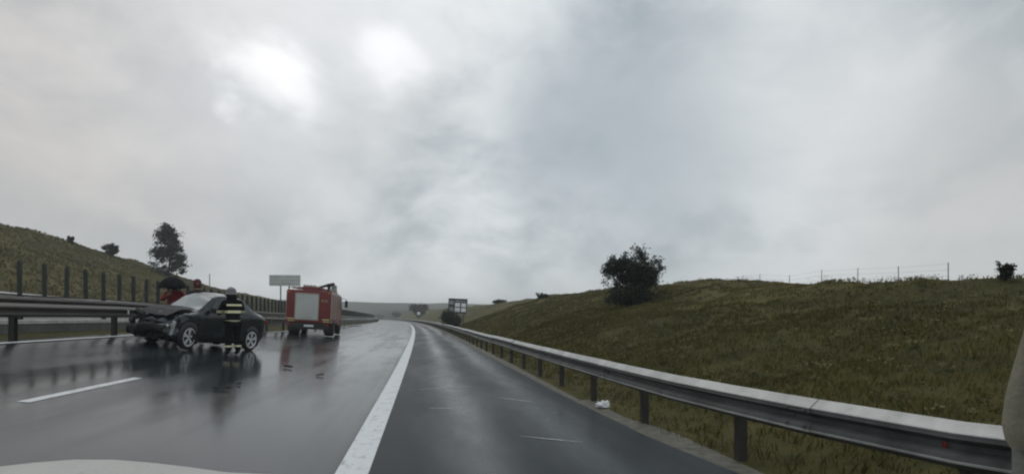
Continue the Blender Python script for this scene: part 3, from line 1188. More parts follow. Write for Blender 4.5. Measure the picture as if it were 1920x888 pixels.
# rear shutter with slats
sh = MB()
for k in range(19):
    sh.box((-.10, -.018, 1.02 + k * .074), (1.18, .034, .068), None, .010, 2)
sh.build('rear_shutter', 'alu', fe)
fr_ = MB()
for cx, cz, w_, h_ in ((-.72, 1.69, .05, 1.50), (.52, 1.69, .05, 1.50), (-.10, 2.43, 1.19, .05), (-.10, .955, 1.19, .05)):
    fr_.box((cx, -.022, cz), (w_, .05, h_), None, .008)
fr_.build('shutter_frame', 'cream', fe)
MB().box((-.10, -.05, 1.06), (.6, .03, .035), None, .01).build('shutter_handle', 'steel', fe)
for sd in (-1, 1):
    MB().box((sd * .97, -.012, .98), (.40, .03, .07), None, .006).build('reflective_strip', 'reflect', fe)
    mb = MB()
    for k in range(5):
        x0 = sd * .80 + sd * k * .075
        mb.prism([(x0, -.03, .82), (x0 + .045, -.03, .82), (x0 + .085, -.03, .90), (x0 + .04, -.03, .90)], (0, .025, 0))
    mb.build('chevron_strip', 'reflect', fe)
    MB().box((sd * 1.03, -.012, .67), (.22, .04, .10), None, .015).build('tail_lamp', 'redlamp', fe)
    MB().box((sd * 1.10, -.012, 2.50), (.12, .04, .10), None, .02).build('marker_lamp', 'orangelamp', fe)
    # side lockers
    for y0, y1 in ((.20, 1.08), (1.24, 2.12), (2.28, 3.55)):
        s_ = MB()
        for k in range(15):
            s_.box((sd * (TW / 2 + .014), (y0 + y1) / 2, 1.12 + k * .088), (.03, y1 - y0, .080), None, .010, 2)
        s_.build('side_shutter', 'fire_red', fe)
    fr_ = MB()
    for yy in (.14, 1.16, 2.20, 3.62):
        fr_.box((sd * (TW / 2 + .012), yy, 1.72), (.05, .11, 1.42), None, .01)
    fr_.box((sd * (TW / 2 + .012), 1.87, 2.50), (.06, 3.6, .09), None, .01)
    fr_.build('locker_frame', 'cream', fe)
    # wheels
    wheel(fe, (sd * (TW / 2 - .22), 1.55, .50), .50, .52, 1 if sd > 0 else -1, 8, 'steel_dull', .58)
    fe_wheel = [c for c in fe.children if c.name.startswith('wheel')][-1]
    wheel(fe, (sd * (TW / 2 - .16), 5.15, .50), .50, .30, 1 if sd > 0 else -1, 8, 'steel_dull', .58)
    MB().box((sd * (TW / 2 - .22), .86, .52), (.50, .03, .56), None, .01).build('mudflap', 'black', fe)
# wheels were laid along y; turn them so that their axis runs across the truck
for c in list(fe.children):
    if c.name.startswith('wheel'):
        me = c.data
        xs0 = [v.co.copy() for v in me.vertices]
        cx = sum(v.x for v in xs0) / len(xs0); cy = sum(v.y for v in xs0) / len(xs0); cz = .5
        piv = Vector((cx, cy, cz))
        rot = Matrix.Translation(piv) @ Matrix.Rotation(-PI / 2, 4, 'Z') @ Matrix.Translation(-piv)
        me.transform(rot)
        for g_ in c.children:
            g_.data.transform(rot)
MB().box((.05, -.035, .60), (.52, .02, .115), None, .004).build('number_plate', 'white', fe)
# roof gear
rl = MB()
for sd in (-1, 1):
    rl.tube([(sd * 1.10, .1, 2.78), (sd * 1.10, 3.5, 2.78)], .025, 8)
    for yy in (.1, 1.2, 2.3, 3.5):
        rl.tube([(sd * 1.10, yy, 2.60), (sd * 1.10, yy, 2.78)], .02, 6)
rl.build('roof_rail', 'steel', fe)
MB().box((.10, 1.4, 2.74), (1.1, 2.3, .20), None, .04).build('roof_box', 'fire_red', fe)
ld = MB()
for x_ in (-.92, -.58):
    ld.box((x_, 1.9, 2.80), (.05, 3.6, .07), None, .008)
for k in range(11):
    ld.tube([(-.92, .25 + k * .33, 2.80), (-.58, .25 + k * .33, 2.80)], .017, 6)
ld.build('ladder', 'alu', fe)
hs = MB()
for k in range(4):
    hs.tube([(-.35 + .18 * k, .3, 2.90), (-.35 + .18 * k, 2.3, 2.90)], .06, 8)
hs.build('suction_hoses', 'cream', fe)
mon = MB().lathe([(0, 0), (.20, 0), (.18, .14), (.10, .20), (.10, .40), (.16, .46), (.16, .56), (0, .58)], 18, Matrix.Translation((.72, 2.55, 2.62))).build('water_cannon', 'wreck', fe)
MB().tube([(.98, 2.75, 3.22), (.72, 2.55, 3.12), (.30, 2.2, 2.96), (.12, 2.05, 2.90)], [.085, .10, .07, .06], 12).build('barrel', 'black', mon)
MB().box((.98, 2.9, 2.86), (.30, .40, .58), None, .06, 3).build('searchlight_box', 'sign_grey', fe)
# cab
cabp = [(0, .62), (0, 2.50), (.16, 2.62), (1.55, 2.56), (1.84, 2.40), (2.06, 1.60), (2.10, .62)]
cb = MB().prism([(-TW / 2 + .02, 3.82 + p[0], p[1]) for p in cabp], (TW - .04, 0, 0))
bm = bmesh.new(); me = cb.mesh('cab'); bm.from_mesh(me)
bmesh.ops.bevel(bm, geom=list(bm.edges), offset=.06, segments=3, profile=.6, affect='EDGES')
bm.to_mesh(me); bm.free()
cab = put('cab', me, 'fire_red', fe)
for sd in (-1, 1):
    MB().prism([(sd * (TW / 2 - .012), 3.82 + a, b_) for a, b_ in ((.25, 1.70), (.25, 2.36), (.92, 2.36), (.92, 1.70))], (sd * .012, 0, 0)).build('side_window', 'glass', cab)
    MB().prism([(sd * (TW / 2 - .012), 3.82 + a, b_) for a, b_ in ((1.06, 1.66), (1.06, 2.34), (1.66, 2.34), (1.90, 1.66))], (sd * .012, 0, 0)).build('side_window', 'glass', cab)
    MB().box((sd * (TW / 2 - .004), 4.84, 1.45), (.03, .14, .04), None, .01).build('door_handle', 'black', cab)
    mir = MB().box((sd * (TW / 2 + .26), 5.80, 2.05), (.20, .10, .46), None, .04, 3).build('wing_mirror', 'black', cab)
    MB().tube([(sd * (TW / 2 - .02), 5.70, 2.42), (sd * (TW / 2 + .26), 5.80, 2.38), (sd * (TW / 2 + .26), 5.80, 2.25)], .018, 6).build('mirror_arm', 'black', mir)
MB().prism([(-1.05, 5.75, 2.36), (1.05, 5.75, 2.36), (1.08, 5.905, 1.66), (-1.08, 5.905, 1.66)], (0, .03, .01)).build('windscreen', 'glass', cab)
MB().box((0, 5.0, 2.68), (1.5, .28, .16), None, .04, 3).build('beacon_bar', 'sign_grey', cab)
# the code on the rear
cu = bpy.data.curves.new('code_text', 'FONT')
cu.body = 'P 31'
cu.size = .20
cu.extrude = .004
cu.align_x = 'CENTER'
ob = bpy.data.objects.new('code_text', cu)
COL.objects.link(ob)
bpy.context.view_layer.update()
me = bpy.data.meshes.new_from_object(ob.evaluated_get(bpy.context.evaluated_depsgraph_get()))
me.transform(Matrix.Translation((.86, -.006, 1.98)) @ Matrix.Rotation(PI / 2, 4, 'X'))
me.name = 'code_lettering'
bpy.data.objects.remove(ob)
me.materials.clear()
put('code_lettering', me, 'reflect', fe)


# ------------------------------------------------------------------ people
def skin_mesh(name, pts, edges, radii, level=2, root=0):
    me = bpy.data.meshes.new(name)
    me.from_pydata(pts, edges, [])
    ob = bpy.data.objects.new(name, me)
    COL.objects.link(ob)
    ob.modifiers.new('skin', 'SKIN').use_smooth_shade = True
    sl_ = me.skin_vertices[0].data
    for i, r in enumerate(radii):
        sl_[i].radius = r if isinstance(r, tuple) else (r, r)
        sl_[i].use_root = (i == root)
    ms = ob.modifiers.new('sub', 'SUBSURF')
    ms.levels = ms.render_levels = level
    bpy.context.view_layer.update()
    dg = bpy.context.evaluated_depsgraph_get()
    out = bpy.data.meshes.new_from_object(ob.evaluated_get(dg))
    bpy.data.objects.remove(ob)
    out.name = name
    for p in out.polygons:
        p.use_smooth = True
    return out


def join_mesh(me, mb):
    bm = bmesh.new()
    bm.from_mesh(me)
    t = mb.mesh('tmp')
    bm.from_mesh(t)
    bm.to_mesh(me)
    bm.free()
    bpy.data.meshes.remove(t)
    for p in me.polygons:
        p.use_smooth = True


def band_mesh(src, z0, z1, off, xlim=None):
    bm = bmesh.new()
    bm.from_mesh(src)
    for z, nrm in ((z0, (0, 0, -1)), (z1, (0, 0, 1))):
        geom = list(bm.verts) + list(bm.edges) + list(bm.faces)
        bmesh.ops.bisect_plane(bm, geom=geom, plane_co=(0, 0, z), plane_no=nrm, clear_outer=True)
    if xlim is not None:
        for sgn in (1, -1):
            geom = list(bm.verts) + list(bm.edges) + list(bm.faces)
            bmesh.ops.bisect_plane(bm, geom=geom, plane_co=(sgn * xlim, 0, 0), plane_no=(sgn, 0, 0), clear_outer=True)
    bm.normal_update()
    for v in bm.verts:
        v.co += v.normal * off
    me = bpy.data.meshes.new('stripe')
    bm.to_mesh(me)
    bm.free()
    for p in me.polygons:
        p.use_smooth = True
    return me


def person(label, loc, rotz, jacket, trousers, arms, helmet=None, hood=None, stripes=(), leg_stripes=(), lean=0.0, height=1.78, arm_stripes=True):
    """facing local +y; arms = ((elbow, wrist) left, (elbow, wrist) right) in local coordinates"""
    root = thing('person', label, 'person', loc, rotz)
    k = height / 1.78
    L = lean

    def P(x, y, z):
        return (x * k, (y + L * max(0, z - .95)) * k, z * k)
    sh_ = 1.44
    pts = [P(0, 0, .98), P(0, .0, 1.18), P(0, -.01, 1.36), P(0, 0, 1.47), P(0, .015, 1.55), P(0, .03, 1.63), P(0, .035, 1.72)]
    rad = [(.155, .11), (.145, .10), (.17, .11), (.09, .075), .052, (.078, .095), (.075, .09)]
    edges = [(0, 1), (1, 2), (2, 3), (3, 4), (4, 5), (5, 6)]
    hands = []
    for sd, (el, wr) in zip((-1, 1), arms):
        i = len(pts)
        pts += [P(sd * .19, 0, sh_ - .02), P(*el), P(*wr)]
        rad += [.065, .048, .034]
        edges += [(2, i), (i, i + 1), (i + 1, i + 2)]
        a, b_ = Vector(P(*el)), Vector(P(*wr))
        d = (b_ - a).normalized()
        pts.append(tuple(b_ + d * .07))
        rad.append((.042, .022))
        edges.append((i + 2, i + 3))
        hands.append((b_ + d * .07, d, sd))
    for sd in (-1, 1):
        i = len(pts)
        pts += [P(sd * .10, .0, .90), P(sd * .115, .015, .50), P(sd * .125, -.01, .10), P(sd * .135, .14, .04)]
        rad += [.098, .062, .042, (.045, .03)]
        edges += [(0, i), (i, i + 1), (i + 1, i + 2), (i + 2, i + 3)]
    body = skin_mesh('body', pts, edges, rad, 2)
    fingers = MB()
    for p, d, sd in hands:
        side = d.cross(Vector((0, 1, 0)))
        if side.length < .2: side = Vector((1, 0, 0))
        side.normalize()
        up = d.cross(side).normalized()
        for q, ln in ((-.03, .070), (-.01, .085), (.01, .080), (.03, .062)):
            a = p + side * q
            fingers.tube([a, a + d * ln * .5 + up * .008, a + d * ln * .85 + up * .032], [.0095, .0090, .007], 6)
        a = p - d * .03 + side * -.035
        fingers.tube([a, a + d * .025 - side * .022 + up * .012, a + d * .055 - side * .026 + up * .028], [.011, .010, .008], 6)
    # nose, ears, eyes are shaped onto the head
    hx, hy, hz = P(0, .035, 1.655)
    fingers.tube([(hx, hy + .088 * k, hz + .035), (hx, hy + .118 * k, hz - .008), (hx, hy + .095 * k, hz - .020)], [.010, .017, .008], 8)
    for sd in (-1, 1):
        fingers.tube([(hx + sd * .078 * k, hy + .01, hz + .03), (hx + sd * .092 * k, hy - .004, hz + .015), (hx + sd * .080 * k, hy + .006, hz - .03)], [.010, .018, .009], 6)
    join_mesh(body, fingers)
    put('body', body, 'skin', root)
    for sd in (-1, 1):
        MB().lathe([(0, -.012), (.009, -.009), (.0125, 0), (.009, .009), (0, .012)], 10, Matrix.Translation((hx + sd * .034, hy + .088 * k, hz + .025))).build('eye', 'black', root)
    MB().tube([(hx - .026, hy + .088 * k, hz - .05), (hx, hy + .097 * k, hz - .052), (hx + .026, hy + .088 * k, hz - .05)], [.004, .007, .004], 6).build('mouth', 'hood_red', root)
    # jacket
    pts2 = [P(0, 0, .86), P(0, 0, .98), P(0, 0, 1.18), P(0, -.01, 1.36), P(0, 0, 1.46), P(0, .01, 1.53)]
    rad2 = [(.215, .165), (.205, .155), (.195, .145), (.215, .145), (.115, .10), (.085, .085)]
    e2 = [(0, 1), (1, 2), (2, 3), (3, 4), (4, 5)]
    for sd, (el, wr) in zip((-1, 1), arms):
        i = len(pts2)
        pts2 += [P(sd * .205, 0, sh_ - .03), P(*el), P(*wr)]
        rad2 += [.095, .072, .058]
        e2 += [(3, i), (i, i + 1), (i + 1, i + 2)]
    jm = skin_mesh('jacket', pts2, e2, rad2, 3, root=2)
    jk = put('jacket', jm, jacket, root)
    for z0, z1, xl in stripes:
        put('reflective_stripe', band_mesh(jm, z0 * k, z1 * k, .008, xl), 'stripe', jk)
    pts3 = [P(0, 0, .93)]
    rad3 = [(.175, .135)]
    e3 = []
    for sd in (-1, 1):
        i = len(pts3)
        pts3 += [P(sd * .10, 0, .84), P(sd * .118, .015, .50), P(sd * .128, -.005, .10)]
        rad3 += [.118, .092, .085]
        e3 += [(0, i), (i, i + 1), (i + 1, i + 2)]
    tm = skin_mesh('trousers', pts3, e3, rad3, 3)
    tr = put('trousers', tm, trousers, root)
    for z0, z1 in leg_stripes:
        put('reflective_stripe', band_mesh(tm, z0 * k, z1 * k, .008), 'stripe', tr)
    for sd in (-1, 1):
        bp_ = [P(sd * .128, -.005, .20), P(sd * .13, -.01, .09), P(sd * .132, .05, .055), P(sd * .138, .17, .045)]
        bmh = skin_mesh('boot', bp_, [(0, 1), (1, 2), (2, 3)], [.066, .064, (.052, .05), (.05, .042)], 2)
        bmh.transform(Matrix.Translation((0, 0, .012)))
        put('boot', bmh, 'leather', root)
    hc = Vector(P(0, .035, 1.685))
    if helmet:
        prof = [(.158, -.055), (.160, -.03), (.128, -.012), (.130, .03), (.115, .085), (.08, .125), (.035, .142), (0, .146)]
        h_ = MB().lathe(prof, 24, Matrix.Translation(hc) @ Matrix.Diagonal((1, 1.16, 1.05, 1))).build('helmet', helmet, root)
        cr = MB().tube([hc + Vector((0, -.14, .04)), hc + Vector((0, -.08, .13)), hc + Vector((0, .04, .155)), hc + Vector((0, .13, .07))], [.012, .02, .02, .012], 8).build('crest', helmet, h_)
        fl = MB()
        rws = []
        for j in range(4):
            rws.append([hc + Vector((math.cos(a) * (.125 + .008 * j), math.sin(a) * (.14 + .008 * j), -.045 - .05 * j)) for a in np.linspace(PI * 1.08, PI * 1.92, 12)])
        fl.grid(rws).grid([[p * 1 + Vector((0, .008, 0)) for p in r] for r in rws]).build('neck_flap', jacket, h_)
        vis = [[hc + Vector((math.cos(a) * .148, math.sin(a) * .172, z)) for a in np.linspace(PI * .2, PI * .8, 12)] for z in (.0, -.04, -.09)]
        MB().grid(vis).grid([[p * 1 + Vector((0, -.006, 0)) for p in r] for r in vis]).build('visor', 'glass', h_)
    if hood:
        prof = [(.075, -.16), (.105, -.11), (.118, -.03), (.118, .04), (.095, .10), (.05, .135), (0, .145)]
        hm = MB().lathe(prof, 20, Matrix.Translation(hc + Vector((0, -.018, 0))) @ Matrix.Diagonal((1, 1.0, 1, 1)))
        hm.build('hood', hood, root)
    return root


fpos = spot(437, 14.6)
person('firefighter in dark uniform with pale reflective bands and grey helmet, standing beside the wrecked car', fpos, math.radians(52), 'fabric', 'fabric',
       (((-.30, .10, 1.17), (-.20, .34, 1.12)), ((.30, .06, 1.17), (.20, .32, 1.16))), helmet='helmet',
       stripes=((1.32, 1.37, .20), (1.13, 1.20, .6), (.87, .94, .235)), leg_stripes=((.22, .265),), lean=.10, height=1.80)
rpos = spot(327, 17.2)
person('person in a red jacket under a black umbrella behind the crushed car front', rpos, math.radians(200), 'fabric_red', 'fabric_dark',
       (((-.34, .05, 1.18), (-.27, .26, 1.04)), ((.33, .12, 1.18), (.12, .27, 1.34))), hood='fabric_dark',
       stripes=((.93, .99, .6),), height=1.78)
ppos = spot(370, 17.0)
person('person in a dark coat and maroon hood standing behind the car roof', ppos, math.radians(215), 'fabric_dark', 'fabric_dark',
       (((-.31, .05, 1.18), (-.30, .16, .94)), ((.31, .05, 1.18), (.30, .16, .94))), hood='hood_red', height=1.97)

# the umbrella held by the person in red
rm = Matrix.Translation(rpos) @ Matrix.Rotation(math.radians(200), 4, 'Z')
hand = rm @ Vector((.10, .30, 1.34))
um = thing('umbrella', 'open black umbrella held above the person in red', 'umbrella', hand)
top = Vector((.12, .02, .58))
cn = MB()
rws = []
for i in range(9):
    f = i / 8
    ph = f * 1.15
    row = []
    for j in range(48):
        a = 2 * PI * j / 48
        sc = 1 - .055 * f * abs(math.sin(a * 4))
        r_ = .42 * math.sin(ph) / math.sin(1.15) * sc
        row.append((top.x + r_ * math.cos(a), top.y + r_ * math.sin(a), top.z - .36 * (1 - math.cos(ph)) / (1 - math.cos(1.15)) + .02 * f * abs(math.sin(a * 4))))
    rws.append(row)
cn.grid(rws, closed=True)
cn.grid([[(p[0], p[1], p[2] - .004) for p in r] for r in rws], closed=True)
cn.build('canopy', 'umbrella', um)
MB().tube([(0, 0, -.12), (0, 0, .0), top, top + Vector((0, 0, .05))], [.008, .008, .007, .004], 8).build('shaft', 'steel_dull', um)
MB().tube([(0, 0, -.06), (0, 0, -.16), (.02, 0, -.20), (.05, 0, -.20), (.065, 0, -.165)], .013, 8).build('handle', 'black', um)
for j in range(8):
    a = 2 * PI * (j + .0) / 8
    MB().tube([top + Vector((0, 0, -.30)), top + Vector((.26 * math.cos(a), .26 * math.sin(a), -.10))], .004, 4).build('rib', 'steel_dull', um)

# ------------------------------------------------------------------ small things on the road
bp = spot(1132, 8.55)
d_ = Vector((1132 - 960, 1000)) * .0086
b_ = Vector((d_.x, d_.y, ground_z(d_.x, d_.y) + .035))
bm = bmesh.new()
bmesh.ops.create_icosphere(bm, subdivisions=4, radius=1)
for v in bm.verts:
    n_ = v.co.copy()
    r_ = 1 + .45 * mnoise.noise(n_ * 1.7) + .28 * mnoise.noise(n_ * 4.1) + .12 * abs(mnoise.noise(n_ * 9))
    v.co = Vector((n_.x * .11 * r_, n_.y * .08 * r_, max(-.02, n_.z * .075 * r_)))
me = bpy.data.meshes.new('plastic_bag'); bm.to_mesh(me); bm.free()
for p in me.polygons: p.use_smooth = True
tag(put('plastic_bag', me, 'bag', loc=b_), 'crumpled white plastic bag lying by a post of the right barrier', 'litter')


def debris(px_, py_, size, seed, label, material='wreck'):
    # solve for the road point under this picture position
    d = 20.0
    for _ in range(60):
        X, Y = ray(px_, d)
        d = (H_CAM - ground_z(X, Y)) / ((py_ - 595) / 1000.0)
    X, Y = ray(px_, d)
    r_ = random.Random(seed)
    bm = bmesh.new()
    bmesh.ops.create_grid(bm, x_segments=7, y_segments=5, size=.5)
    for v in bm.verts:
        v.co = Vector((v.co.x * size[0] * r_.uniform(.75, 1.15), v.co.y * size[1] * r_.uniform(.6, 1.2), size[2] * (.5 + .9 * mnoise.noise(Vector((v.co.x * 3, v.co.y * 3, seed))))))
    geom = bmesh.ops.extrude_face_region(bm, geom=list(bm.faces))
    for v in geom['geom']:
        if isinstance(v, bmesh.types.BMVert):
            v.co.z -= .012
    me = bpy.data.meshes.new('debris')
    bm.to_mesh(me); bm.free()
    tag(put('debris', me, material, loc=(X, Y, ground_z(X, Y) + .03), rot=(0, 0, r_.uniform(-.5, .5))), label, 'debris', 'torn car pieces lying on the wet road')


debris(416, 731, (.24, .06, .03), 1, 'flat dark torn strip lying on the wet lane nearest the camera', 'wreck')
debris(541, 690, (.20, .07, .05), 2, 'dark broken bumper piece lying below the left corner of the fire engine', 'wreck')
debris(600, 705, (.16, .06, .03), 3, 'dark flat scrap on the wet road right of the other pieces', 'wreck')
debris(448, 722, (.09, .05, .03), 4, 'tiny dark fragment just beyond the nearest torn strip', 'wreck')

def on_road(px_, py_):
    d = 12.0
    for _ in range(60):
        X, Y = ray(px_, d)
        d = (H_CAM - ground_z(X, Y)) / ((py_ - 595) / 1000.0)
    X, Y = ray(px_, d)
    return Vector((X, Y, ground_z(X, Y)))


M['pale_streak'] = mat('pale_streak_grey', (.30, .32, .325), .3, 0, .4, 14)  # pale narrow streaks lying across the shoulder
for a_, b2, wd in (((785, 730), (882, 724), .07), ((935, 745), (1006, 754), .08), ((975, 817), (1092, 829), .05), ((803, 765), (856, 765), .05), ((806, 706), (826, 703), .08)):
    p0, p1 = on_road(*a_), on_road(*b2)
    rws = []
    for i in range(13):
        q = p0.lerp(p1, i / 12)
        ww = wd * math.sin(PI * (.06 + .88 * i / 12)) * random.uniform(.6, 1)
        dz = Vector((0, 0, .005))
        rws.append([q + dz + Vector((0, -ww / 2, 0)), q + dz + Vector((0, ww / 2, 0))])
    tag(MB().grid(rws).build('streak_mark', 'pale_streak'), kind='structure')

# ------------------------------------------------------------------ the car the picture is taken from
oc = thing('camera_car', 'white bonnet and beige windscreen pillar of the car seen from inside at the photo edges', 'car', (0, 0, 0))
# crest of the bonnet as (x, distance, z)
crest = [(-1.16, .98, 1.115), (-1.01, 1.05, 1.160), (-.90, 1.15, 1.148), (-.825, 1.25, 1.109), (-.72, 1.30, 1.075), (-.60, 1.36, 1.050), (-.4, 1.45, .990), (0, 1.5, .97), (.4, 1.5, .94), (.75, 1.4, .90), (.95, 1.2, .84)]
rows = []
cx_ = [c[0] for c in crest]
for x in np.linspace(-1.16, .95, 46):
    d = lerp(x, cx_, [c[1] for c in crest]); z = lerp(x, cx_, [c[2] for c in crest])
    row = []
    for f, dz in ((-.55, -.10), (-.40, -.045), (-.25, -.018), (-.12, -.004), (0, 0), (.12, -.042), (.25, -.10), (.40, -.18), (.55, -.28), (.65, -.38), (.68, -.55)):
        row.append((x + (.0 if x > -.9 else 0), d + f, z + dz))
    rows.append(row)
MB().grid(rows).grid([[(p[0], p[1], p[2] - .012) for p in r] for r in rows]).build('bonnet', 'bonnet', oc)


def pp(x, y, d):
    return Vector(((x - 960) * d / 1000, d, H_CAM + (595 - y) * d / 1000))


rows = []
edge = [(1930, 560, .50), (1918, 625, .52), (1901, 680, .545), (1886, 735, .565), (1880, 770, .58), (1878, 795, .585), (1884, 822, .59), (1894, 838, .595)]
for x, y, d in [(1985, 300, .42), (1950, 460, .46)] + edge:
    p = pp(x, y, d)
    row = []
    for a in np.linspace(0, 1.9, 9):
        row.append(p + Vector((.06 - .06 * math.cos(a), -.07 * math.sin(a), 0)))
    row += [row[-1] + Vector((.06, 0, 0)), p + Vector((.14, .02, 0)), p + Vector((.05, .03, 0))]
    rows.append(row)
MB().grid(rows, closed=True).build('windscreen_pillar', 'beige', oc)
rows = []
for x, y, d in ((1896, 838, .61), (1897, 850, .61), (1897, 900, .61), (1895, 980, .61)):
    p = pp(x, y, d)
    row = [p + Vector((.06 - .06 * math.cos(a), -.07 * math.sin(a), 0)) for a in np.linspace(0, 1.9, 9)]
    row += [row[-1] + Vector((.06, 0, 0)), p + Vector((.14, .02, 0)), p + Vector((.05, .03, 0))]
    rows.append(row)
MB().grid(rows, closed=True).build('lower_trim', 'grey_trim', oc)

# ------------------------------------------------------------------ air
hz = MB().box((-300, 600, 11.5), (3600, 4200, 40)).build('haze', None)
tag(hz, kind='stuff')
hm_ = bpy.data.materials.new('haze_air'); hm_.use_nodes = True
nt = hm_.node_tree
nt.nodes.remove(nt.nodes['Principled BSDF'])
pv = nt.nodes.new('ShaderNodeVolumePrincipled')
pv.inputs['Color'].default_value = (.92, .95, .96, 1)
pv.inputs['Density'].default_value = .0009
pv.inputs['Anisotropy'].default_value = .2
nt.links.new(pv.outputs['Volume'], nt.nodes['Material Output'].inputs['Volume'])
hz.data.materials.append(hm_)

# ------------------------------------------------------------------ sky and light
w = bpy.data.worlds.new('World')
scene.world = w
w.use_nodes = True
nt = w.node_tree
bg = nt.nodes['Background']
SUN_DIR = Vector((-.42, 1.0, 2.1)).normalized()
sky = nt.nodes.new('ShaderNodeTexSky')
sky.sky_type = 'NISHITA'
sky.sun_disc = False
sky.sun_elevation = math.asin(SUN_DIR.z)
sky.sun_rotation = math.atan2(SUN_DIR.x, SUN_DIR.y)
sky.dust_density = 3
nt.links.new(sky.outputs['Color'], bg.inputs['Color'])
bg.inputs['Strength'].default_value = .06
tc = nt.nodes.new('ShaderNodeTexCoord').outputs['Generated']
nrm = nt.nodes.new('ShaderNodeVectorMath'); nrm.operation = 'NORMALIZE'
nt.links.new(tc, nrm.inputs[0])
vec = nrm.outputs[0]
sep = nt.nodes.new('ShaderNodeSeparateXYZ'); nt.links.new(vec, sep.inputs[0])
zz = math_node(nt, 'ADD', math_node(nt, 'MAXIMUM', sep.outputs[2], 0.0), .22)
comb = nt.nodes.new('ShaderNodeCombineXYZ')
nt.links.new(math_node(nt, 'DIVIDE', sep.outputs[0], zz), comb.inputs[0])
nt.links.new(math_node(nt, 'DIVIDE', sep.outputs[1], zz), comb.inputs[1])
pln = comb.outputs[0]
warp = noise_node(nt, mapping(nt, vec, (1, 1, 1.3), (4, 2, 7)), 3.2, 3, .5)
wv = nt.nodes.new('ShaderNodeVectorMath'); wv.operation = 'ADD'
nt.links.new(vec, wv.inputs[0])
cw = nt.nodes.new('ShaderNodeCombineXYZ')
nt.links.new(math_node(nt, 'MULTIPLY', warp, .16), cw.inputs[0])
nt.links.new(math_node(nt, 'MULTIPLY', warp, -.12), cw.inputs[2])
nt.links.new(cw.outputs[0], wv.inputs[1])
n1 = noise_node(nt, mapping(nt, wv.outputs[0], (1, 1, 1.5), (3.1, 1.7, .4)), 2.3, 4, .5)
n2 = noise_node(nt, mapping(nt, wv.outputs[0], (1, 1, 1.6), (9.1, 4.7, 2)), 5.5, 6, .55)
val = math_node(nt, 'ADD', math_node(nt, 'MULTIPLY', n1, .6), math_node(nt, 'MULTIPLY', n2, .4))
cloud = mixc(nt, smooth(nt, val, .385, .625), (.30, .355, .39), (.82, .85, .87))


def lobe(px_, py_, sharp):
    d = Vector(((px_ - 960) / 1000., 1, (595 - py_) / 1000.)).normalized()
    dt = nt.nodes.new('ShaderNodeVectorMath'); dt.operation = 'DOT_PRODUCT'
    nt.links.new(vec, dt.inputs[0])
    dt.inputs[1].default_value = d
    return math_node(nt, 'POWER', 2.718, math_node(nt, 'MULTIPLY', math_node(nt, 'SUBTRACT', dt.outputs['Value'], 1), sharp))


def addlobe(col, l, target, amt, break_up=.6):
    f = math_node(nt, 'MULTIPLY', l, math_node(nt, 'ADD', 1 - break_up, math_node(nt, 'MULTIPLY', n2, 2 * break_up)), clamp=True)
    f = math_node(nt, 'MULTIPLY', f, amt, clamp=True)
    return mixc(nt, f, col, target)


cloud = addlobe(cloud, lobe(1270, 240, 45), (.33, .39, .425), .9)
cloud = addlobe(cloud, lobe(1060, 240, 110), (.38, .435, .47), .65)
cloud = addlobe(cloud, lobe(600, 330, 60), (.45, .50, .525), .5)
cloud = addlobe(cloud, lobe(60, 140, 14), (.63, .585, .555), .7)
cloud = addlobe(cloud, lobe(1480, 80, 70), (.76, .785, .80), .7)
cloud = addlobe(cloud, lobe(1640, 230, 120), (.76, .78, .79), .7)
cloud = addlobe(cloud, lobe(1880, 420, 40), (.56, .56, .55), .8)
cloud = addlobe(cloud, lobe(470, 150, 70), (.78, .80, .81), .6)
cloud = addlobe(cloud, lobe(700, 140, 110), (.77, .785, .80), .7)
def patchy(px_, py_, sharp, lo, hi):
    # a thin place in the cloud: bright, with ragged edges
    l = lobe(px_, py_, sharp)
    f = smooth(nt, math_node(nt, 'ADD', l, math_node(nt, 'MULTIPLY', math_node(nt, 'SUBTRACT', n3, .5), 2.2)), lo, hi)
    return math_node(nt, 'MULTIPLY', f, smooth(nt, l, .08, .55))
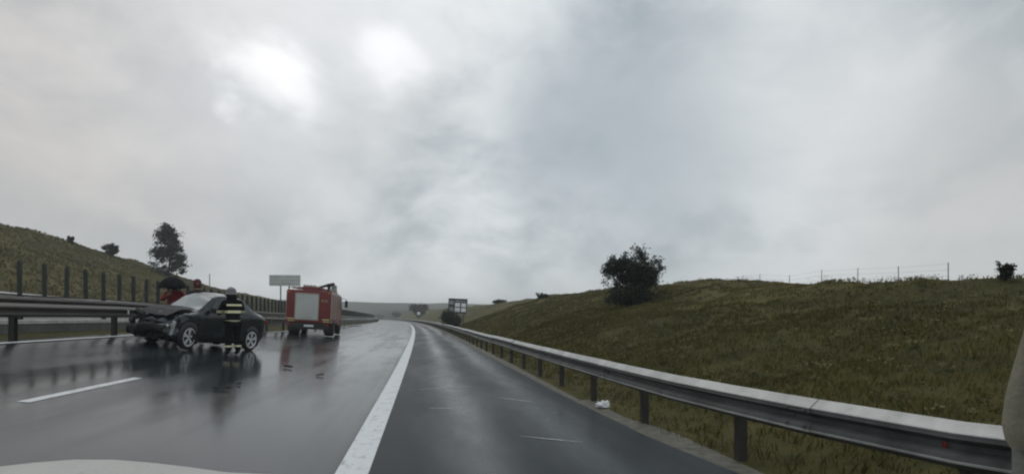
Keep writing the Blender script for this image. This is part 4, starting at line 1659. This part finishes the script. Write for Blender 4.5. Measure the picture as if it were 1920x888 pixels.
n3 = noise_node(nt, mapping(nt, wv.outputs[0], (1, 1, 1.4), (2.3, 5.1, 0)), 7.0, 4, .5)
cloud = mixc(nt, math_node(nt, 'MULTIPLY', patchy(485, 150, 260, .25, 1.1), .92), cloud, (1.02, 1.03, 1.04))
cloud = mixc(nt, math_node(nt, 'MULTIPLY', patchy(735, 130, 420, .28, 1.15), .85), cloud, (.99, 1.0, 1.02))
cloud = mixc(nt, math_node(nt, 'MULTIPLY', patchy(430, 185, 800, .40, 1.2), .9), cloud, (1.02, 1.03, 1.04))
cloud = addlobe(cloud, smooth(nt, sep.outputs[2], .16, -.02), (.62, .655, .67), .7, .1)
bg2 = nt.nodes.new('ShaderNodeBackground')
nt.links.new(cloud, bg2.inputs['Color'])
bg2.inputs['Strength'].default_value = 1.12
mx = nt.nodes.new('ShaderNodeMixShader')
mx.inputs[0].default_value = .93
nt.links.new(bg.outputs[0], mx.inputs[1])
nt.links.new(bg2.outputs[0], mx.inputs[2])
nt.links.new(mx.outputs[0], nt.nodes['World Output'].inputs['Surface'])

sl = bpy.data.lights.new('sun', 'SUN')
sl.energy = .5
sl.angle = math.radians(50)
sl.color = (1, .97, .93)
so = bpy.data.objects.new('sun', sl)
COL.objects.link(so)
so.rotation_euler = SUN_DIR.to_track_quat('Z', 'Y').to_euler()

# ------------------------------------------------------------------ camera
cam = bpy.data.cameras.new('camera')
cam.sensor_width = 36
cam.lens = 36 * F
cam.shift_y = (595 - 444) / 1920.
cam.clip_start = .05
cam.clip_end = 12000
co = bpy.data.objects.new('camera', cam)
COL.objects.link(co)
co.location = (0, 0, H_CAM)
co.rotation_euler = (PI / 2, 0, 0)
scene.camera = co

scene.view_settings.view_transform = 'Standard'
scene.view_settings.look = 'None'
scene.view_settings.exposure = 0
scene.view_settings.gamma = 1
scene.render.engine = 'CYCLES'
c = scene.cycles
c.use_denoising = True
c.max_bounces = 6
c.diffuse_bounces = 3
c.glossy_bounces = 3
c.volume_bounces = 1
c.use_adaptive_sampling = True
c.adaptive_threshold = .01
c.filter_width = 2.2
